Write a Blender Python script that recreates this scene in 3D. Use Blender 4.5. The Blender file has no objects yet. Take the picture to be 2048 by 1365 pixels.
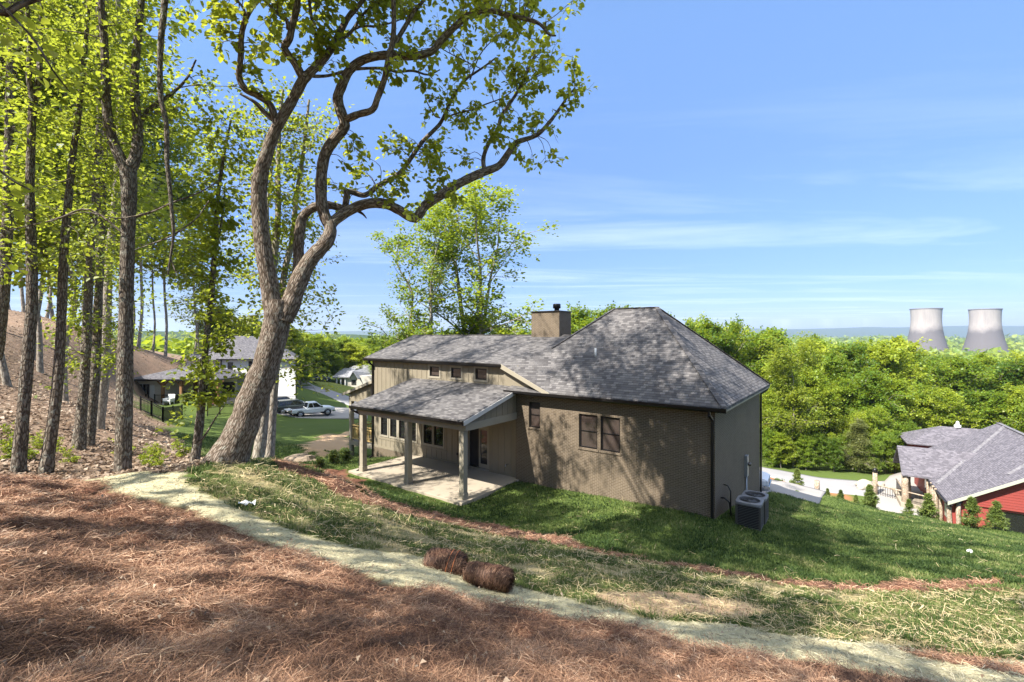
import bpy, math, random
import numpy as np
from mathutils import Vector, Matrix

R = math.radians
rng = np.random.default_rng(11)
random.seed(5)
scene = bpy.context.scene
COL = scene.collection
F, CX, HY = 940.0, 1024.0, 672.0          # survey constants of the photograph (focal length, centre, horizon) used to measure the site


def at(px, py, Y):
    return np.array([(px - CX) / F * Y, Y, (HY - py) / F * Y])


def unit(v):
    v = np.asarray(v, float)
    return v / (np.linalg.norm(v, axis=-1, keepdims=True) + 1e-12)


# ------------------------------------------------------------------ tagging
def tag(o, label=None, cat=None, group=None, kind=None):
    if label: o['label'] = label
    if cat: o['category'] = cat
    if group: o['group'] = group
    if kind: o['kind'] = kind
    return o


def empty(name, loc=(0, 0, 0), rz=0.0, label=None, cat=None, group=None):
    o = bpy.data.objects.new(name, None)
    o.empty_display_size = 0.3
    o.location = loc
    o.rotation_euler = (0, 0, rz)
    COL.objects.link(o)
    return tag(o, label, cat, group)


def copy_tree(o, parent=None):
    c = o.copy()
    COL.objects.link(c)
    if parent: c.parent = parent
    for ch in list(o.children): copy_tree(ch, c)
    return c


# ------------------------------------------------------------------ mesh builder
class MB:
    def __init__(s):
        s.v, s.f, s.m, s.uv, s.sm = [], [], [], [], []

    def add(s, verts, faces, m=0, uvs=None, smooth=False):
        b = len(s.v)
        s.v += [tuple(map(float, p)) for p in verts]
        for i, f in enumerate(faces):
            s.f.append([b + k for k in f])
            s.m.append(m)
            s.uv.append(uvs[i] if uvs else None)
            s.sm.append(smooth)
        return s

    def box(s, x0, y0, z0, x1, y1, z1, m=0):
        x0, x1 = sorted((x0, x1)); y0, y1 = sorted((y0, y1)); z0, z1 = sorted((z0, z1))
        v = [(x0, y0, z0), (x1, y0, z0), (x1, y1, z0), (x0, y1, z0), (x0, y0, z1), (x1, y0, z1), (x1, y1, z1), (x0, y1, z1)]
        return s.add(v, [(3, 2, 1, 0), (4, 5, 6, 7), (0, 1, 5, 4), (1, 2, 6, 5), (2, 3, 7, 6), (3, 0, 4, 7)], m)

    def bar(s, a, b, w, h, up=(0, 0, 1), m=0):
        a, b = np.array(a, float), np.array(b, float)
        d = unit(b - a); side = np.cross(d, up)
        if np.linalg.norm(side) < 1e-3: side = np.cross(d, (1, 0, 0))
        side = unit(side); u = np.cross(side, d)
        q = [side * w / 2 + u * h / 2, -side * w / 2 + u * h / 2, -side * w / 2 - u * h / 2, side * w / 2 - u * h / 2]
        v = [a + k for k in q] + [b + k for k in q]
        return s.add(v, [(0, 1, 2, 3), (7, 6, 5, 4), (0, 4, 5, 1), (1, 5, 6, 2), (2, 6, 7, 3), (3, 7, 4, 0)], m)

    def slab(s, poly, vec, m=0):
        """a planar polygon given thickness along vec"""
        n = len(poly); p = [np.array(k, float) for k in poly]; vec = np.array(vec, float)
        nrm = sum((np.cross(p[i] - p[0], p[(i + 1) % n] - p[0]) for i in range(1, n)), np.zeros(3))
        if np.dot(nrm, vec) > 0: p = p[::-1]
        v = p + [k + vec for k in p]
        fs = [tuple(range(n)), tuple(range(2 * n - 1, n - 1, -1))]
        fs += [(i, i + n, (i + 1) % n + n, (i + 1) % n) for i in range(n)]
        return s.add(v, fs, m)

    def tube(s, pts, rad, n=8, m=0, smooth=True, cap=True):
        P = np.array(pts, float); k = len(P)
        rad = np.full(k, rad, float) if np.isscalar(rad) else np.array(rad, float)
        T = np.gradient(P, axis=0); T = unit(T)
        ref = np.array([1.0, 0.13, 0.07]) if abs(T[0][0]) < .8 else np.array([0, 1.0, .1])
        a = unit(np.cross(T[0], ref)); vs = []; L = 0.0; ls = []
        for i in range(k):
            a = unit(a - T[i] * np.dot(a, T[i])); b = np.cross(T[i], a)
            if i: L += np.linalg.norm(P[i] - P[i - 1])
            ls.append(L)
            for j in range(n):
                t = 2 * math.pi * j / n
                vs.append(P[i] + rad[i] * (math.cos(t) * a + math.sin(t) * b))
        fs, uv = [], []; r0 = max(rad.mean(), 1e-3)
        for i in range(k - 1):
            for j in range(n):
                j2 = (j + 1) % n
                fs.append((i * n + j, i * n + j2, (i + 1) * n + j2, (i + 1) * n + j))
                u0, u1 = j / n * 2 * math.pi * r0, (j + 1) / n * 2 * math.pi * r0
                uv.append(((u0, ls[i]), (u1, ls[i]), (u1, ls[i + 1]), (u0, ls[i + 1])))
        if cap:
            fs += [tuple(range(n - 1, -1, -1)), tuple((k - 1) * n + j for j in range(n))]
            uv += [None, None]
        return s.add(vs, fs, m, uv, smooth)

    def lathe(s, prof, c=(0, 0, 0), n=24, axis='z', m=0, smooth=True):
        vs, fs = [], []; k = len(prof)
        for r, z in prof:
            for j in range(n):
                t = 2 * math.pi * j / n; q = (r * math.cos(t), r * math.sin(t), z)
                if axis == 'y': q = (q[0], q[2], q[1])
                if axis == 'x': q = (q[2], q[0], q[1])
                vs.append(np.array(q) + np.array(c))
        for i in range(k - 1):
            for j in range(n):
                j2 = (j + 1) % n
                fs.append((i * n + j, i * n + j2, (i + 1) * n + j2, (i + 1) * n + j))
        return s.add(vs, fs, m, None, smooth)

    def build(s, name, mats, parent=None, loc=None, bevel=0.0):
        me = bpy.data.meshes.new(name)
        me.from_pydata(s.v, [], s.f)
        if not isinstance(mats, (list, tuple)): mats = [mats]
        for m_ in mats: me.materials.append(m_)
        me.polygons.foreach_set('material_index', s.m)
        me.polygons.foreach_set('use_smooth', s.sm)
        lay = me.uv_layers.new(name='UVMap')
        V = np.array(s.v); buf = []
        for f, u in zip(s.f, s.uv):
            if u is not None:
                for q in u: buf += q
                continue
            p = V[f]; n_ = np.zeros(3)
            for i in range(1, len(p) - 1): n_ += np.cross(p[i] - p[0], p[i + 1] - p[0])
            n_ = unit(n_)
            if abs(n_[2]) > .97: ua, va = np.array([1., 0, 0]), np.array([0, 1., 0])
            else:
                ua = unit(np.array([-n_[1], n_[0], 0])); va = np.cross(n_, ua)
            for q in p: buf += [float(q @ ua), float(q @ va)]
        lay.data.foreach_set('uv', buf)
        me.update()
        o = bpy.data.objects.new(name, me)
        COL.objects.link(o)
        if parent: o.parent = parent
        if loc is not None: o.location = loc
        if bevel:
            b = o.modifiers.new('edge', 'BEVEL'); b.width = bevel; b.segments = 2; b.limit_method = 'ANGLE'
        return o


def fast_mesh(name, V, faces, mat, parent=None, attrs=None, smooth=False):
    """faces: (M,k) integer array; attrs: name -> per-vertex float array"""
    me = bpy.data.meshes.new(name)
    V = np.ascontiguousarray(V, np.float32); faces = np.ascontiguousarray(faces, np.int32)
    M, k = faces.shape
    me.vertices.add(len(V)); me.vertices.foreach_set('co', V.ravel())
    me.loops.add(M * k); me.loops.foreach_set('vertex_index', faces.ravel())
    me.polygons.add(M)
    me.polygons.foreach_set('loop_start', np.arange(0, M * k, k, dtype=np.int32))
    me.polygons.foreach_set('loop_total', np.full(M, k, np.int32))
    if smooth: me.polygons.foreach_set('use_smooth', np.ones(M, bool))
    for nme, a in (attrs or {}).items():
        at_ = me.attributes.new(nme, 'FLOAT', 'POINT'); at_.data.foreach_set('value', np.ascontiguousarray(a, np.float32))
    me.materials.append(mat)
    me.update(calc_edges=True); me.validate()
    o = bpy.data.objects.new(name, me); COL.objects.link(o)
    if parent: o.parent = parent
    return o


# ------------------------------------------------------------------ value noise on the plane
_lat = rng.random((256, 256))


def vnoise(x, y, scale, seed=0):
    x = np.asarray(x, float) / scale + 17.3 * seed; y = np.asarray(y, float) / scale + 9.1 * seed
    xi, yi = np.floor(x).astype(int), np.floor(y).astype(int); fx, fy = x - xi, y - yi
    fx, fy = fx * fx * (3 - 2 * fx), fy * fy * (3 - 2 * fy)
    g = lambda a, b: _lat[a & 255, b & 255]
    return (g(xi, yi) * (1 - fx) + g(xi + 1, yi) * fx) * (1 - fy) + (g(xi, yi + 1) * (1 - fx) + g(xi + 1, yi + 1) * fx) * fy


# ------------------------------------------------------------------ node helpers
def mat_new(name):
    m = bpy.data.materials.new(name); m.use_nodes = True
    m.node_tree.nodes.clear()
    return m, m.node_tree


def node(nt, typ, ins=None, **props):
    n = nt.nodes.new(typ)
    for k, v in props.items(): setattr(n, k, v)
    for k, v in (ins or {}).items():
        sk = n.inputs[k]
        if isinstance(v, bpy.types.NodeSocket): nt.links.new(v, sk)
        else:
            if sk.type == 'RGBA' and len(v) == 3: v = (*v, 1)
            sk.default_value = v
    return n


def mixc(nt, f, a, b, blend='MIX'):
    n = nt.nodes.new('ShaderNodeMix'); n.data_type = 'RGBA'; n.blend_type = blend
    for i, v in ((0, f), (6, a), (7, b)):
        if isinstance(v, bpy.types.NodeSocket): nt.links.new(v, n.inputs[i])
        else: n.inputs[i].default_value = v if i == 0 else (*v, 1) if len(v) == 3 else v
    return n.outputs[2]


def math_(nt, op, a, b=0.0, c=None, clamp=False):
    n = nt.nodes.new('ShaderNodeMath'); n.operation = op; n.use_clamp = clamp
    for i, v in enumerate((a, b) if c is None else (a, b, c)):
        if isinstance(v, bpy.types.NodeSocket): nt.links.new(v, n.inputs[i])
        else: n.inputs[i].default_value = v
    return n.outputs[0]


def ramp(nt, fac, stops):
    n = nt.nodes.new('ShaderNodeValToRGB'); nt.links.new(fac, n.inputs[0])
    e = n.color_ramp.elements
    while len(e) < len(stops): e.new(0.5)
    for el, (p, c) in zip(e, stops):
        el.position = p; el.color = (*c, 1) if len(c) == 3 else c
    return n.outputs[0]


def finish(nt, color, rough=.7, bump=None, bstr=.3, bdist=.02, spec=.3, metal=0.0, normal=None):
    p = node(nt, 'ShaderNodeBsdfPrincipled', {'Base Color': color, 'Roughness': rough, 'Specular IOR Level': spec, 'Metallic': metal})
    if bump is not None:
        b = node(nt, 'ShaderNodeBump', {'Strength': bstr, 'Distance': bdist, 'Height': bump})
        nt.links.new(b.outputs[0], p.inputs['Normal'])
    o = node(nt, 'ShaderNodeOutputMaterial', {'Surface': p.outputs[0]})
    return p


def noise(nt, vec, scale, detail=4, rough=.55, dist=0.0):
    ins = {'Scale': scale, 'Detail': detail, 'Roughness': rough, 'Distortion': dist}
    if vec is not None: ins['Vector'] = vec
    return node(nt, 'ShaderNodeTexNoise', ins).outputs['Fac']


def scaled(nt, vec, s):
    return node(nt, 'ShaderNodeMapping', {'Vector': vec, 'Scale': s}).outputs[0]


def M_plain(name, c1, c2=None, scale=3.0, rough=.6, bstr=.15, spec=.3, metal=0.0, fine=40.0):
    """a painted, weathered or mineral surface: two tones mottled at two sizes, with a little relief"""
    m, nt = mat_new(name); tc = node(nt, 'ShaderNodeTexCoord').outputs['Object']
    c2 = c2 or tuple(k * .8 for k in c1)
    n1 = noise(nt, tc, scale, 5, .6); n2 = noise(nt, tc, fine, 3)
    f = math_(nt, 'MULTIPLY_ADD', n1, 1.6, -.3, True)
    c = mixc(nt, f, c1, c2); c = mixc(nt, math_(nt, 'MULTIPLY', n2, .25), c, tuple(k * .6 for k in c1))
    finish(nt, c, rough, n2, bstr, .01, spec, metal)
    return m


def M_brick(name, c1, c2, mortar, bw=.2, bh=.067, ms=.009, bstr=.6):
    m, nt = mat_new(name)
    uv = node(nt, 'ShaderNodeTexCoord').outputs['UV']; ob = node(nt, 'ShaderNodeTexCoord').outputs['Object']
    b = node(nt, 'ShaderNodeTexBrick', {'Vector': uv, 'Color1': c1, 'Color2': c2, 'Mortar': mortar, 'Scale': 1.0, 'Mortar Size': ms,
                                        'Mortar Smooth': .15, 'Bias': 0.0, 'Brick Width': bw, 'Row Height': bh}, offset=.5)
    n1 = noise(nt, ob, 1.3, 5); n2 = noise(nt, ob, 60, 3)
    c = mixc(nt, math_(nt, 'MULTIPLY', n1, .35), b.outputs['Color'], tuple(k * .55 for k in c1))
    n3 = noise(nt, uv, .45, 6, .7); c = mixc(nt, math_(nt, 'MULTIPLY_ADD', n3, 1.5, -.62, True), c, tuple(k * 1.5 for k in c2))
    h = math_(nt, 'SUBTRACT', math_(nt, 'MULTIPLY', n2, .35), b.outputs['Fac'])
    finish(nt, c, .75, h, bstr, .012, .25)
    return m


def M_shingle(name, dark, mid, light, bw=.22, bh=.14):
    m, nt = mat_new(name)
    uv = node(nt, 'ShaderNodeTexCoord').outputs['UV']; ob = node(nt, 'ShaderNodeTexCoord').outputs['Object']
    w = node(nt, 'ShaderNodeTexNoise', {'Vector': uv, 'Scale': 4.0, 'Detail': 2.0}).outputs['Color']
    uv2 = node(nt, 'ShaderNodeVectorMath', {0: uv, 1: node(nt, 'ShaderNodeVectorMath', {0: w, 1: (.02, .008, 0)}, operation='MULTIPLY').outputs[0]}, operation='ADD').outputs[0]
    b = node(nt, 'ShaderNodeTexBrick', {'Vector': uv2, 'Color1': (0, 0, 0), 'Color2': (1, 1, 1), 'Mortar': (0, 0, 0), 'Scale': 1.0, 'Mortar Size': .004,
                                        'Mortar Smooth': .0, 'Bias': 0.0, 'Brick Width': bw, 'Row Height': bh}, offset=.37, offset_frequency=2)
    bb = node(nt, 'ShaderNodeSeparateColor', {0: b.outputs['Color']}).outputs[0]
    n1 = noise(nt, ob, 1.1, 4); n2 = noise(nt, uv, 150, 2)
    f = math_(nt, 'ADD', math_(nt, 'MULTIPLY', bb, .75), math_(nt, 'MULTIPLY', n2, .35))
    c = ramp(nt, f, [(0.05, dark), (.5, mid), (1.0, light)])
    c = mixc(nt, math_(nt, 'MULTIPLY', n1, .3), c, dark)
    # each course laps the one below: a saw-tooth height with the butt edge at the bottom of the course
    v = node(nt, 'ShaderNodeSeparateXYZ', {0: uv2}).outputs[1]
    saw = math_(nt, 'FRACT', math_(nt, 'DIVIDE', v, bh))
    edge = math_(nt, 'LESS_THAN', saw, .13)
    c = mixc(nt, math_(nt, 'MULTIPLY', edge, .6), c, tuple(k * .35 for k in dark))
    h = math_(nt, 'ADD', math_(nt, 'SUBTRACT', 1.0, saw), math_(nt, 'ADD', math_(nt, 'MULTIPLY', bb, .35), math_(nt, 'MULTIPLY', n2, .2)))
    finish(nt, c, .85, h, .55, .02, .2)
    return m


def M_bark(name, c1, c2, lichen, ridge=22.0, stretch=.16, bstr=1.0):
    m, nt = mat_new(name)
    uv = node(nt, 'ShaderNodeTexCoord').outputs['UV']; ob = node(nt, 'ShaderNodeTexCoord').outputs['Object']
    w = noise(nt, uv, 3.0, 3)
    v = scaled(nt, uv, (1, stretch, 1))
    vo = node(nt, 'ShaderNodeTexVoronoi', {'Vector': v, 'Scale': ridge, 'Randomness': 1.0}, feature='DISTANCE_TO_EDGE').outputs['Distance']
    n1 = noise(nt, v, ridge * 1.3, 5, .7, 1.2); n2 = noise(nt, ob, 2.2, 5, .6); n3 = noise(nt, ob, 9, 4, .65)
    h = math_(nt, 'ADD', math_(nt, 'MULTIPLY', math_(nt, 'MINIMUM', vo, .22), 2.2), math_(nt, 'MULTIPLY', n1, .8))
    c = ramp(nt, h, [(.22, tuple(k * .42 for k in c1)), (.55, c1), (.95, c2)])
    c = mixc(nt, math_(nt, 'MULTIPLY', math_(nt, 'GREATER_THAN', n3, .58), math_(nt, 'MULTIPLY', n2, .8)), c, lichen)
    finish(nt, c, .9, h, bstr, .035, .1)
    return m


def M_leaf(name, dark, mid, light, trans=.45, rnd=.35):
    m, nt = mat_new(name)
    t = node(nt, 'ShaderNodeAttribute', attribute_name='tint').outputs['Fac']
    r = node(nt, 'ShaderNodeObjectInfo').outputs['Random']
    ob = node(nt, 'ShaderNodeTexCoord').outputs['Object']
    n1 = noise(nt, ob, .55, 2)
    f = math_(nt, 'ADD', math_(nt, 'MULTIPLY', t, .6), math_(nt, 'MULTIPLY', math_(nt, 'SUBTRACT', r, .5), rnd))
    f = math_(nt, 'ADD', f, math_(nt, 'MULTIPLY', n1, .4), None, True)
    c = ramp(nt, f, [(.08, dark), (.5, mid), (.92, light)])
    d = node(nt, 'ShaderNodeBsdfPrincipled', {'Base Color': c, 'Roughness': .45, 'Specular IOR Level': .35})
    c2 = mixc(nt, .6, c, tuple(min(1, k * q) for k, q in zip(light, (1.25, 1.25, .7))))
    tr = node(nt, 'ShaderNodeBsdfTranslucent', {'Color': c2})
    mx = node(nt, 'ShaderNodeMixShader', {0: trans, 1: d.outputs[0], 2: tr.outputs[0]})
    node(nt, 'ShaderNodeOutputMaterial', {'Surface': mx.outputs[0]})
    return m


def M_blade(name, stops, trans=.3, rough=.6):
    """needles, straws and grass blades: colour from a per-blade tint"""
    m, nt = mat_new(name)
    t = node(nt, 'ShaderNodeAttribute', attribute_name='tint').outputs['Fac']
    c = ramp(nt, t, stops)
    d = node(nt, 'ShaderNodeBsdfPrincipled', {'Base Color': c, 'Roughness': rough, 'Specular IOR Level': .2})
    tr = node(nt, 'ShaderNodeBsdfTranslucent', {'Color': c})
    mx = node(nt, 'ShaderNodeMixShader', {0: trans, 1: d.outputs[0], 2: tr.outputs[0]})
    node(nt, 'ShaderNodeOutputMaterial', {'Surface': mx.outputs[0]})
    return m


def M_glass(name, c=(.012, .012, .013), rough=.04):
    m, nt = mat_new(name); tc = node(nt, 'ShaderNodeTexCoord').outputs['Object']
    n = noise(nt, tc, .8, 1)
    p = finish(nt, c, rough, n, .03, .05, .9)
    return m
# ------------------------------------------------------------------ the lie of the land, surveyed spot heights
D1 = np.array([-.8025, .5968]); D2 = np.array([.5968, .8025]); HC = np.array([7.56, 17.5])   # brick house corner and wall directions


def hw(t, s):
    q = HC + D1 * t + D2 * s
    return q[0], q[1]


CP = [at(*k) for k in [
    (-300, 1365, 1.9), (0, 1365, 2.3), (512, 1365, 2.9), (1024, 1365, 3.5), (1400, 1365, 4.3), (1750, 1365, 5.0), (2048, 1365, 5.6), (2400, 1365, 6.3),
    (0, 1150, 3.95), (300, 1150, 4.9), (600, 1150, 5.7), (930, 1165, 7.2), (1300, 1210, 8.0), (1650, 1260, 7.9), (2048, 1270, 8.0), (2400, 1270, 8.4),
    (0, 1040, 6.0), (250, 1040, 6.9), (500, 1040, 8.0), (750, 1060, 9.4), (1000, 1090, 11.0), (1300, 1140, 11.3), (1600, 1185, 10.6), (2048, 1195, 10.2),
    (0, 962, 8.8), (160, 962, 9.2), (350, 935, 10.3), (460, 920, 10.9), (540, 925, 11.6), (620, 940, 12.2), (700, 968, 12.6), (750, 1000, 13.2),
    (1000, 1050, 17.0), (1300, 1112, 13.6), (870, 1020, 17.5),
    (170, 905, 15), (0, 905, 14), (390, 938, 12.4), (515, 920, 14.2), (560, 926, 16),
    (0, 800, 22), (100, 800, 24), (250, 850, 22), (330, 880, 24), (0, 720, 32), (0, 650, 48), (150, 690, 48), (230, 700, 55), (300, 715, 64),
    (200, 780, 38), (250, 790, 48), (262, 805, 55), (300, 815, 57), (340, 866, 34), (450, 870, 36), (430, 840, 52), (500, 850, 48), (560, 860, 45),
    (640, 850, 50), (700, 860, 45), (600, 900, 30), (650, 922, 26), (690, 915, 30), (281, 822, 57), (400, 806, 58), (480, 812, 60), (560, 815, 66), (640, 830, 62),
    (700, 820, 66), (695, 813, 75), (593, 775, 105), (640, 765, 110), (700, 775, 118),
    (1600, 1060, 18.5), (1519, 1000, 25.5), (1560, 1000, 27), (1650, 990, 31), (1560, 970, 31), (1640, 1015, 27.5), (1800, 1090, 18), (1750, 1035, 24),
    (1900, 1066, 21.5), (2048, 1092, 19), (2048, 1150, 12.7), (1800, 1150, 13), (1550, 1120, 14), (1740, 1018, 31), (1850, 1036, 31), (1990, 1060, 30),
    (1790, 1005, 44), (1553, 950, 51), (1640, 967, 49), (1740, 985, 46), (1600, 925, 62), (1750, 945, 60), (1820, 950, 58)]]
for t, s, z in [(0, -.5, -6.78), (5, -.3, -6.95), (9.2, -.3, -7.08), (9.2, -4.6, -7.05), (13, -4.5, -7.05), (17, -4.5, -7.06), (17.5, -2, -7.1), (18, 0, -7.3), (20.7, -.2, -7.75),
                (21, -3, -7.7), (24, 1, -8.35), (24, -4, -7.7), (21, 8, -9), (10, 11, -9.3), (0, 10, -8.4), (-1.1, .7, -7.03), (-1.1, 3, -7.3), (13, -2, -7.2), (5, 5, -7.6), (16, 4, -8)]:
    CP.append(np.array([*hw(t, s), z]))
CP += [np.array(k, float) for k in [
    (0, 0, -1.2), (-4, 0, -.8), (4, 0, -2.4), (0, -6, 0), (-10, 0, 0), (8, 0, -3.4), (10, -10, -2), (-10, -10, 2), (0, -30, 6), (30, -10, -8), (-30, -10, 8),
    (-40, 200, -15), (-120, 200, -8), (-80, 120, -6), (-100, 60, 8), (-60, 60, 2.5), (-40, 30, 1.5), (-25, 12, -.5),
    (33, 38, -15.15), (33, 44, -15.4), (40, 34, -15.1), (40, 44, -15.3), (30, 44, -15.6), (30, 36, -14.6), (30, 29.5, -12.4), (46, 52, -15.6),
    (90, 90, -22), (60, 80, -20), (20, 60, -15.5), (0, 50, -13.5), (0, 80, -16), (40, 130, -25), (100, 60, -22), (150, 120, -28), (0, 130, -18), (-10, 50, -12), (12, 42, -13), (20, 36, -12),
    (250, 250, -34), (0, 250, -24), (-250, 250, -14), (250, 0, -22), (-200, 0, 30), (0, -150, 25), (150, -100, -5), (-150, -100, 35), (25, 12, -7.5), (40, 10, -10)]]
CP = np.array(CP); _n = len(CP)
_c2 = 1.2 ** 2
_K = np.sqrt(((CP[:, None, :2] - CP[None, :, :2]) ** 2).sum(-1) + _c2)
_A = np.zeros((_n + 3, _n + 3)); _A[:_n, :_n] = _K - np.eye(_n) * .02
_A[:_n, _n] = 1; _A[:_n, _n + 1:] = CP[:, :2] * .01; _A[_n:, :_n] = _A[:_n, _n:].T
_w = np.linalg.solve(_A, np.concatenate([CP[:, 2], np.zeros(3)]))


def sstep(a, b, x):
    t = np.clip((np.asarray(x, float) - a) / (b - a), 0, 1)
    return t * t * (3 - 2 * t)


def gz(x, y):
    """ground height at plan positions"""
    x = np.asarray(x, float); y = np.asarray(y, float); shp = np.broadcast(x, y).shape
    xf, yf = np.broadcast_to(x, shp).ravel(), np.broadcast_to(y, shp).ravel(); out = np.empty(len(xf))
    for i in range(0, len(xf), 20000):
        a, b = xf[i:i + 20000], yf[i:i + 20000]
        k = np.sqrt((a[:, None] - CP[None, :, 0]) ** 2 + (b[:, None] - CP[None, :, 1]) ** 2 + _c2)
        out[i:i + 20000] = k @ _w[:_n] + _w[_n] + (a * _w[_n + 1] + b * _w[_n + 2]) * .01
    r = np.hypot(xf, yf); side = sstep(-200, 250, xf)
    far = -16 - 14 * side - (16 - 4 * side) * sstep(250, 650, r)
    out = out * (1 - sstep(150, 260, r)) + far * sstep(150, 260, r)
    return out.reshape(shp)


def gp(px, py, y0=1.6, y1=400.0):
    """where the line of sight measured at (px, py) meets the ground"""
    Y = np.exp(np.linspace(math.log(y0), math.log(y1), 900))
    x = (px - CX) / F * Y; z = (HY - py) / F * Y
    hit = np.nonzero(gz(x, Y) > z)[0]
    k = hit[0] if len(hit) else len(Y) - 1
    return np.array([x[k], Y[k]])


def gpl(lst): return [gp(*k) for k in lst]


def inpoly(x, y, poly):
    x = np.asarray(x); y = np.asarray(y); r = np.zeros(x.shape, bool); n = len(poly)
    for i in range(n):
        (x0, y0), (x1, y1) = poly[i], poly[(i + 1) % n]
        c = ((y0 > y) != (y1 > y))
        with np.errstate(divide='ignore', invalid='ignore'):
            r ^= c & (x < (x1 - x0) * (y - y0) / (y1 - y0 + 1e-12) + x0)
    return r


_bl_top = [(164, 963), (239, 951), (369, 944), (376, 962), (427, 996), (495, 1026), (547, 1050), (615, 1074), (700, 1091), (830, 1112), (930, 1145), (1020, 1172), (1100, 1192),
           (1200, 1215), (1300, 1237), (1446, 1252), (1556, 1272), (1665, 1284), (1775, 1292), (1957, 1318), (2048, 1326), (2300, 1345)]
_bl_bot = [(164, 966), (239, 980), (273, 996), (335, 1006), (393, 1026), (478, 1064), (547, 1091), (615, 1112), (683, 1139), (800, 1172), (950, 1203), (1100, 1232), (1200, 1246),
           (1300, 1260), (1373, 1286), (1483, 1303), (1592, 1325), (1738, 1352), (1800, 1365), (2100, 1420)]
_st_top = [(505, 916), (600, 930), (680, 945), (725, 966), (762, 1000), (850, 1020), (1000, 1052), (1150, 1085), (1300, 1117), (1420, 1140), (1540, 1158), (1700, 1171), (1850, 1165), (2048, 1158), (2300, 1155)]
_st_bot = [(2300, 1180), (2048, 1186), (1850, 1184), (1700, 1184), (1540, 1164), (1420, 1149), (1300, 1127), (1150, 1098), (1000, 1073), (850, 1042), (760, 1022), (700, 1000), (640, 968), (560, 938)]
_bt, _bb_, _stt, _stb = gpl(_bl_top), gpl(_bl_bot), gpl(_st_top), gpl(_st_bot)
ZP = {
    'blanket': _bt + _bb_[::-1],
    'pine': _bb_[::-1] + [gp(0, 958), np.array([-14., 9.]), np.array([-18., -8.]), np.array([14., -8.]), np.array([9., 3.])],
    'pine2': _stt + _stb,
    'pine3': gpl([(1800, 1300), (1900, 1312), (2048, 1335), (2200, 1350), (2200, 1372), (2048, 1352), (1930, 1330), (1830, 1314)]),
    'strawgrass': [gp(376, 958)] + gpl([(430, 930), (500, 920), (560, 938), (640, 968), (700, 1000)]) + _stb[::-1][4:] + _bt[::-1],
    'litter': gpl([(455, 925), (330, 852), (272, 808)]) + [np.array([-45., 57.]), np.array([-44., 66.]), np.array([-46., 84.]), np.array([-60., 120.]), np.array([-300., 120.]), np.array([-300., -50.]), np.array([-12., 2.])],
    'mulch': gpl([(1525, 956), (1600, 962), (1640, 975), (1700, 995), (1790, 1028), (1790, 1036), (1700, 1004), (1640, 985), (1600, 972), (1525, 962)]),
    'mulch2': [at(1775, 948, 57)[:2], at(1860, 948, 57)[:2], at(1860, 966, 53)[:2], at(1785, 966, 53)[:2]],
    'dirt': gpl([(590, 893), (640, 872), (698, 862), (698, 905), (640, 915), (600, 907)]),
    'dirt2': gpl([(1180, 1190), (1320, 1185), (1480, 1200), (1560, 1225), (1480, 1240), (1330, 1235), (1220, 1212)]),
    'litter2': [gp(0, 700) + [-30, 0], gp(0, 700), gp(30, 640)],
}


PAVED = [[hw(6, 17), hw(0, 17), at(1600, 968, 32.5)[:2], at(1652, 988, 31.5)[:2], at(1640, 1020, 27.4)[:2], at(1560, 1003, 26.8)[:2], hw(-.1, 9.7), hw(6, 9.8)]]


def zones(x, y):
    """ground cover at plan positions, edges ragged; each value 0..1"""
    x = np.asarray(x, float); y = np.asarray(y, float)
    d = np.clip(np.hypot(x, y) / 9, .35, 4)
    xx = x + d * (.34 * (vnoise(x, y, .8, 1) - .5) + .14 * (vnoise(x, y, .23, 2) - .5))
    yy = y + d * (.34 * (vnoise(x, y, .8, 3) - .5) + .14 * (vnoise(x, y, .23, 4) - .5))
    I = {k: inpoly(xx, yy, p) for k, p in ZP.items()}
    pine = I['pine'] | (I['pine2'] & (vnoise(x, y, .6, 5) > (.14 + sstep(1, 7, x) * .14))) | I['pine3']
    bl = I['blanket'] & ~pine
    sg = I['strawgrass'] & ~pine & ~bl
    li = (I['litter']) & ~pine & ~bl & ~sg
    mu = I['mulch'] | I['mulch2']
    di = I['dirt']
    d2 = I['dirt2'] & sg
    pv = np.zeros(x.shape, bool)
    for q in PAVED: pv |= inpoly(x, y, q)
    return {'paved': pv, 'pine': pine, 'blanket': bl, 'strawgrass': sg, 'litter': li, 'mulch': mu, 'dirt': di | d2}


def relief(x, y, pine, lawn):
    """small heaps in the needles, tufts in the turf"""
    r = pine * (.16 * (vnoise(x, y, .55, 6) - .5) + .09 * (vnoise(x, y, .22, 7) - .5))
    r = r + (1 - pine) * (.10 * (vnoise(x, y, 1.1, 8) - .5) + .03 * (vnoise(x, y, .3, 9) - .5))
    return r


def axis(lo, hi, d0, d1, step, g):
    a = list(np.arange(lo, hi, step)); s = step; v = a[-1]
    while v < d1: s *= g; v += s; a.append(v)
    s = step; v = a[0]; b = []
    while v > d0: s *= g; v -= s; b.append(v)
    return np.array(b[::-1] + a)


gx = axis(-14, 18, -9000, 9000, .11, 1.055); gy = axis(1.2, 21, -400, 11000, .11, 1.055)
GX, GY = np.meshgrid(gx, gy)
GZ = gz(GX, GY); _z = zones(GX, GY)
_near = 1 - sstep(40, 70, np.hypot(GX, GY))
GZ = GZ + relief(GX, GY, _z['pine'].astype(float), 0) * _near
_nx, _ny = len(gx), len(gy)
_id = np.arange(_nx * _ny).reshape(_ny, _nx)
_fc = np.stack([_id[:-1, :-1], _id[:-1, 1:], _id[1:, 1:], _id[1:, :-1]], -1).reshape(-1, 4)
_att = {k: v.astype(float).ravel() for k, v in _z.items()}
_att['far'] = sstep(110, 200, np.hypot(GX, GY)).ravel()


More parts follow.
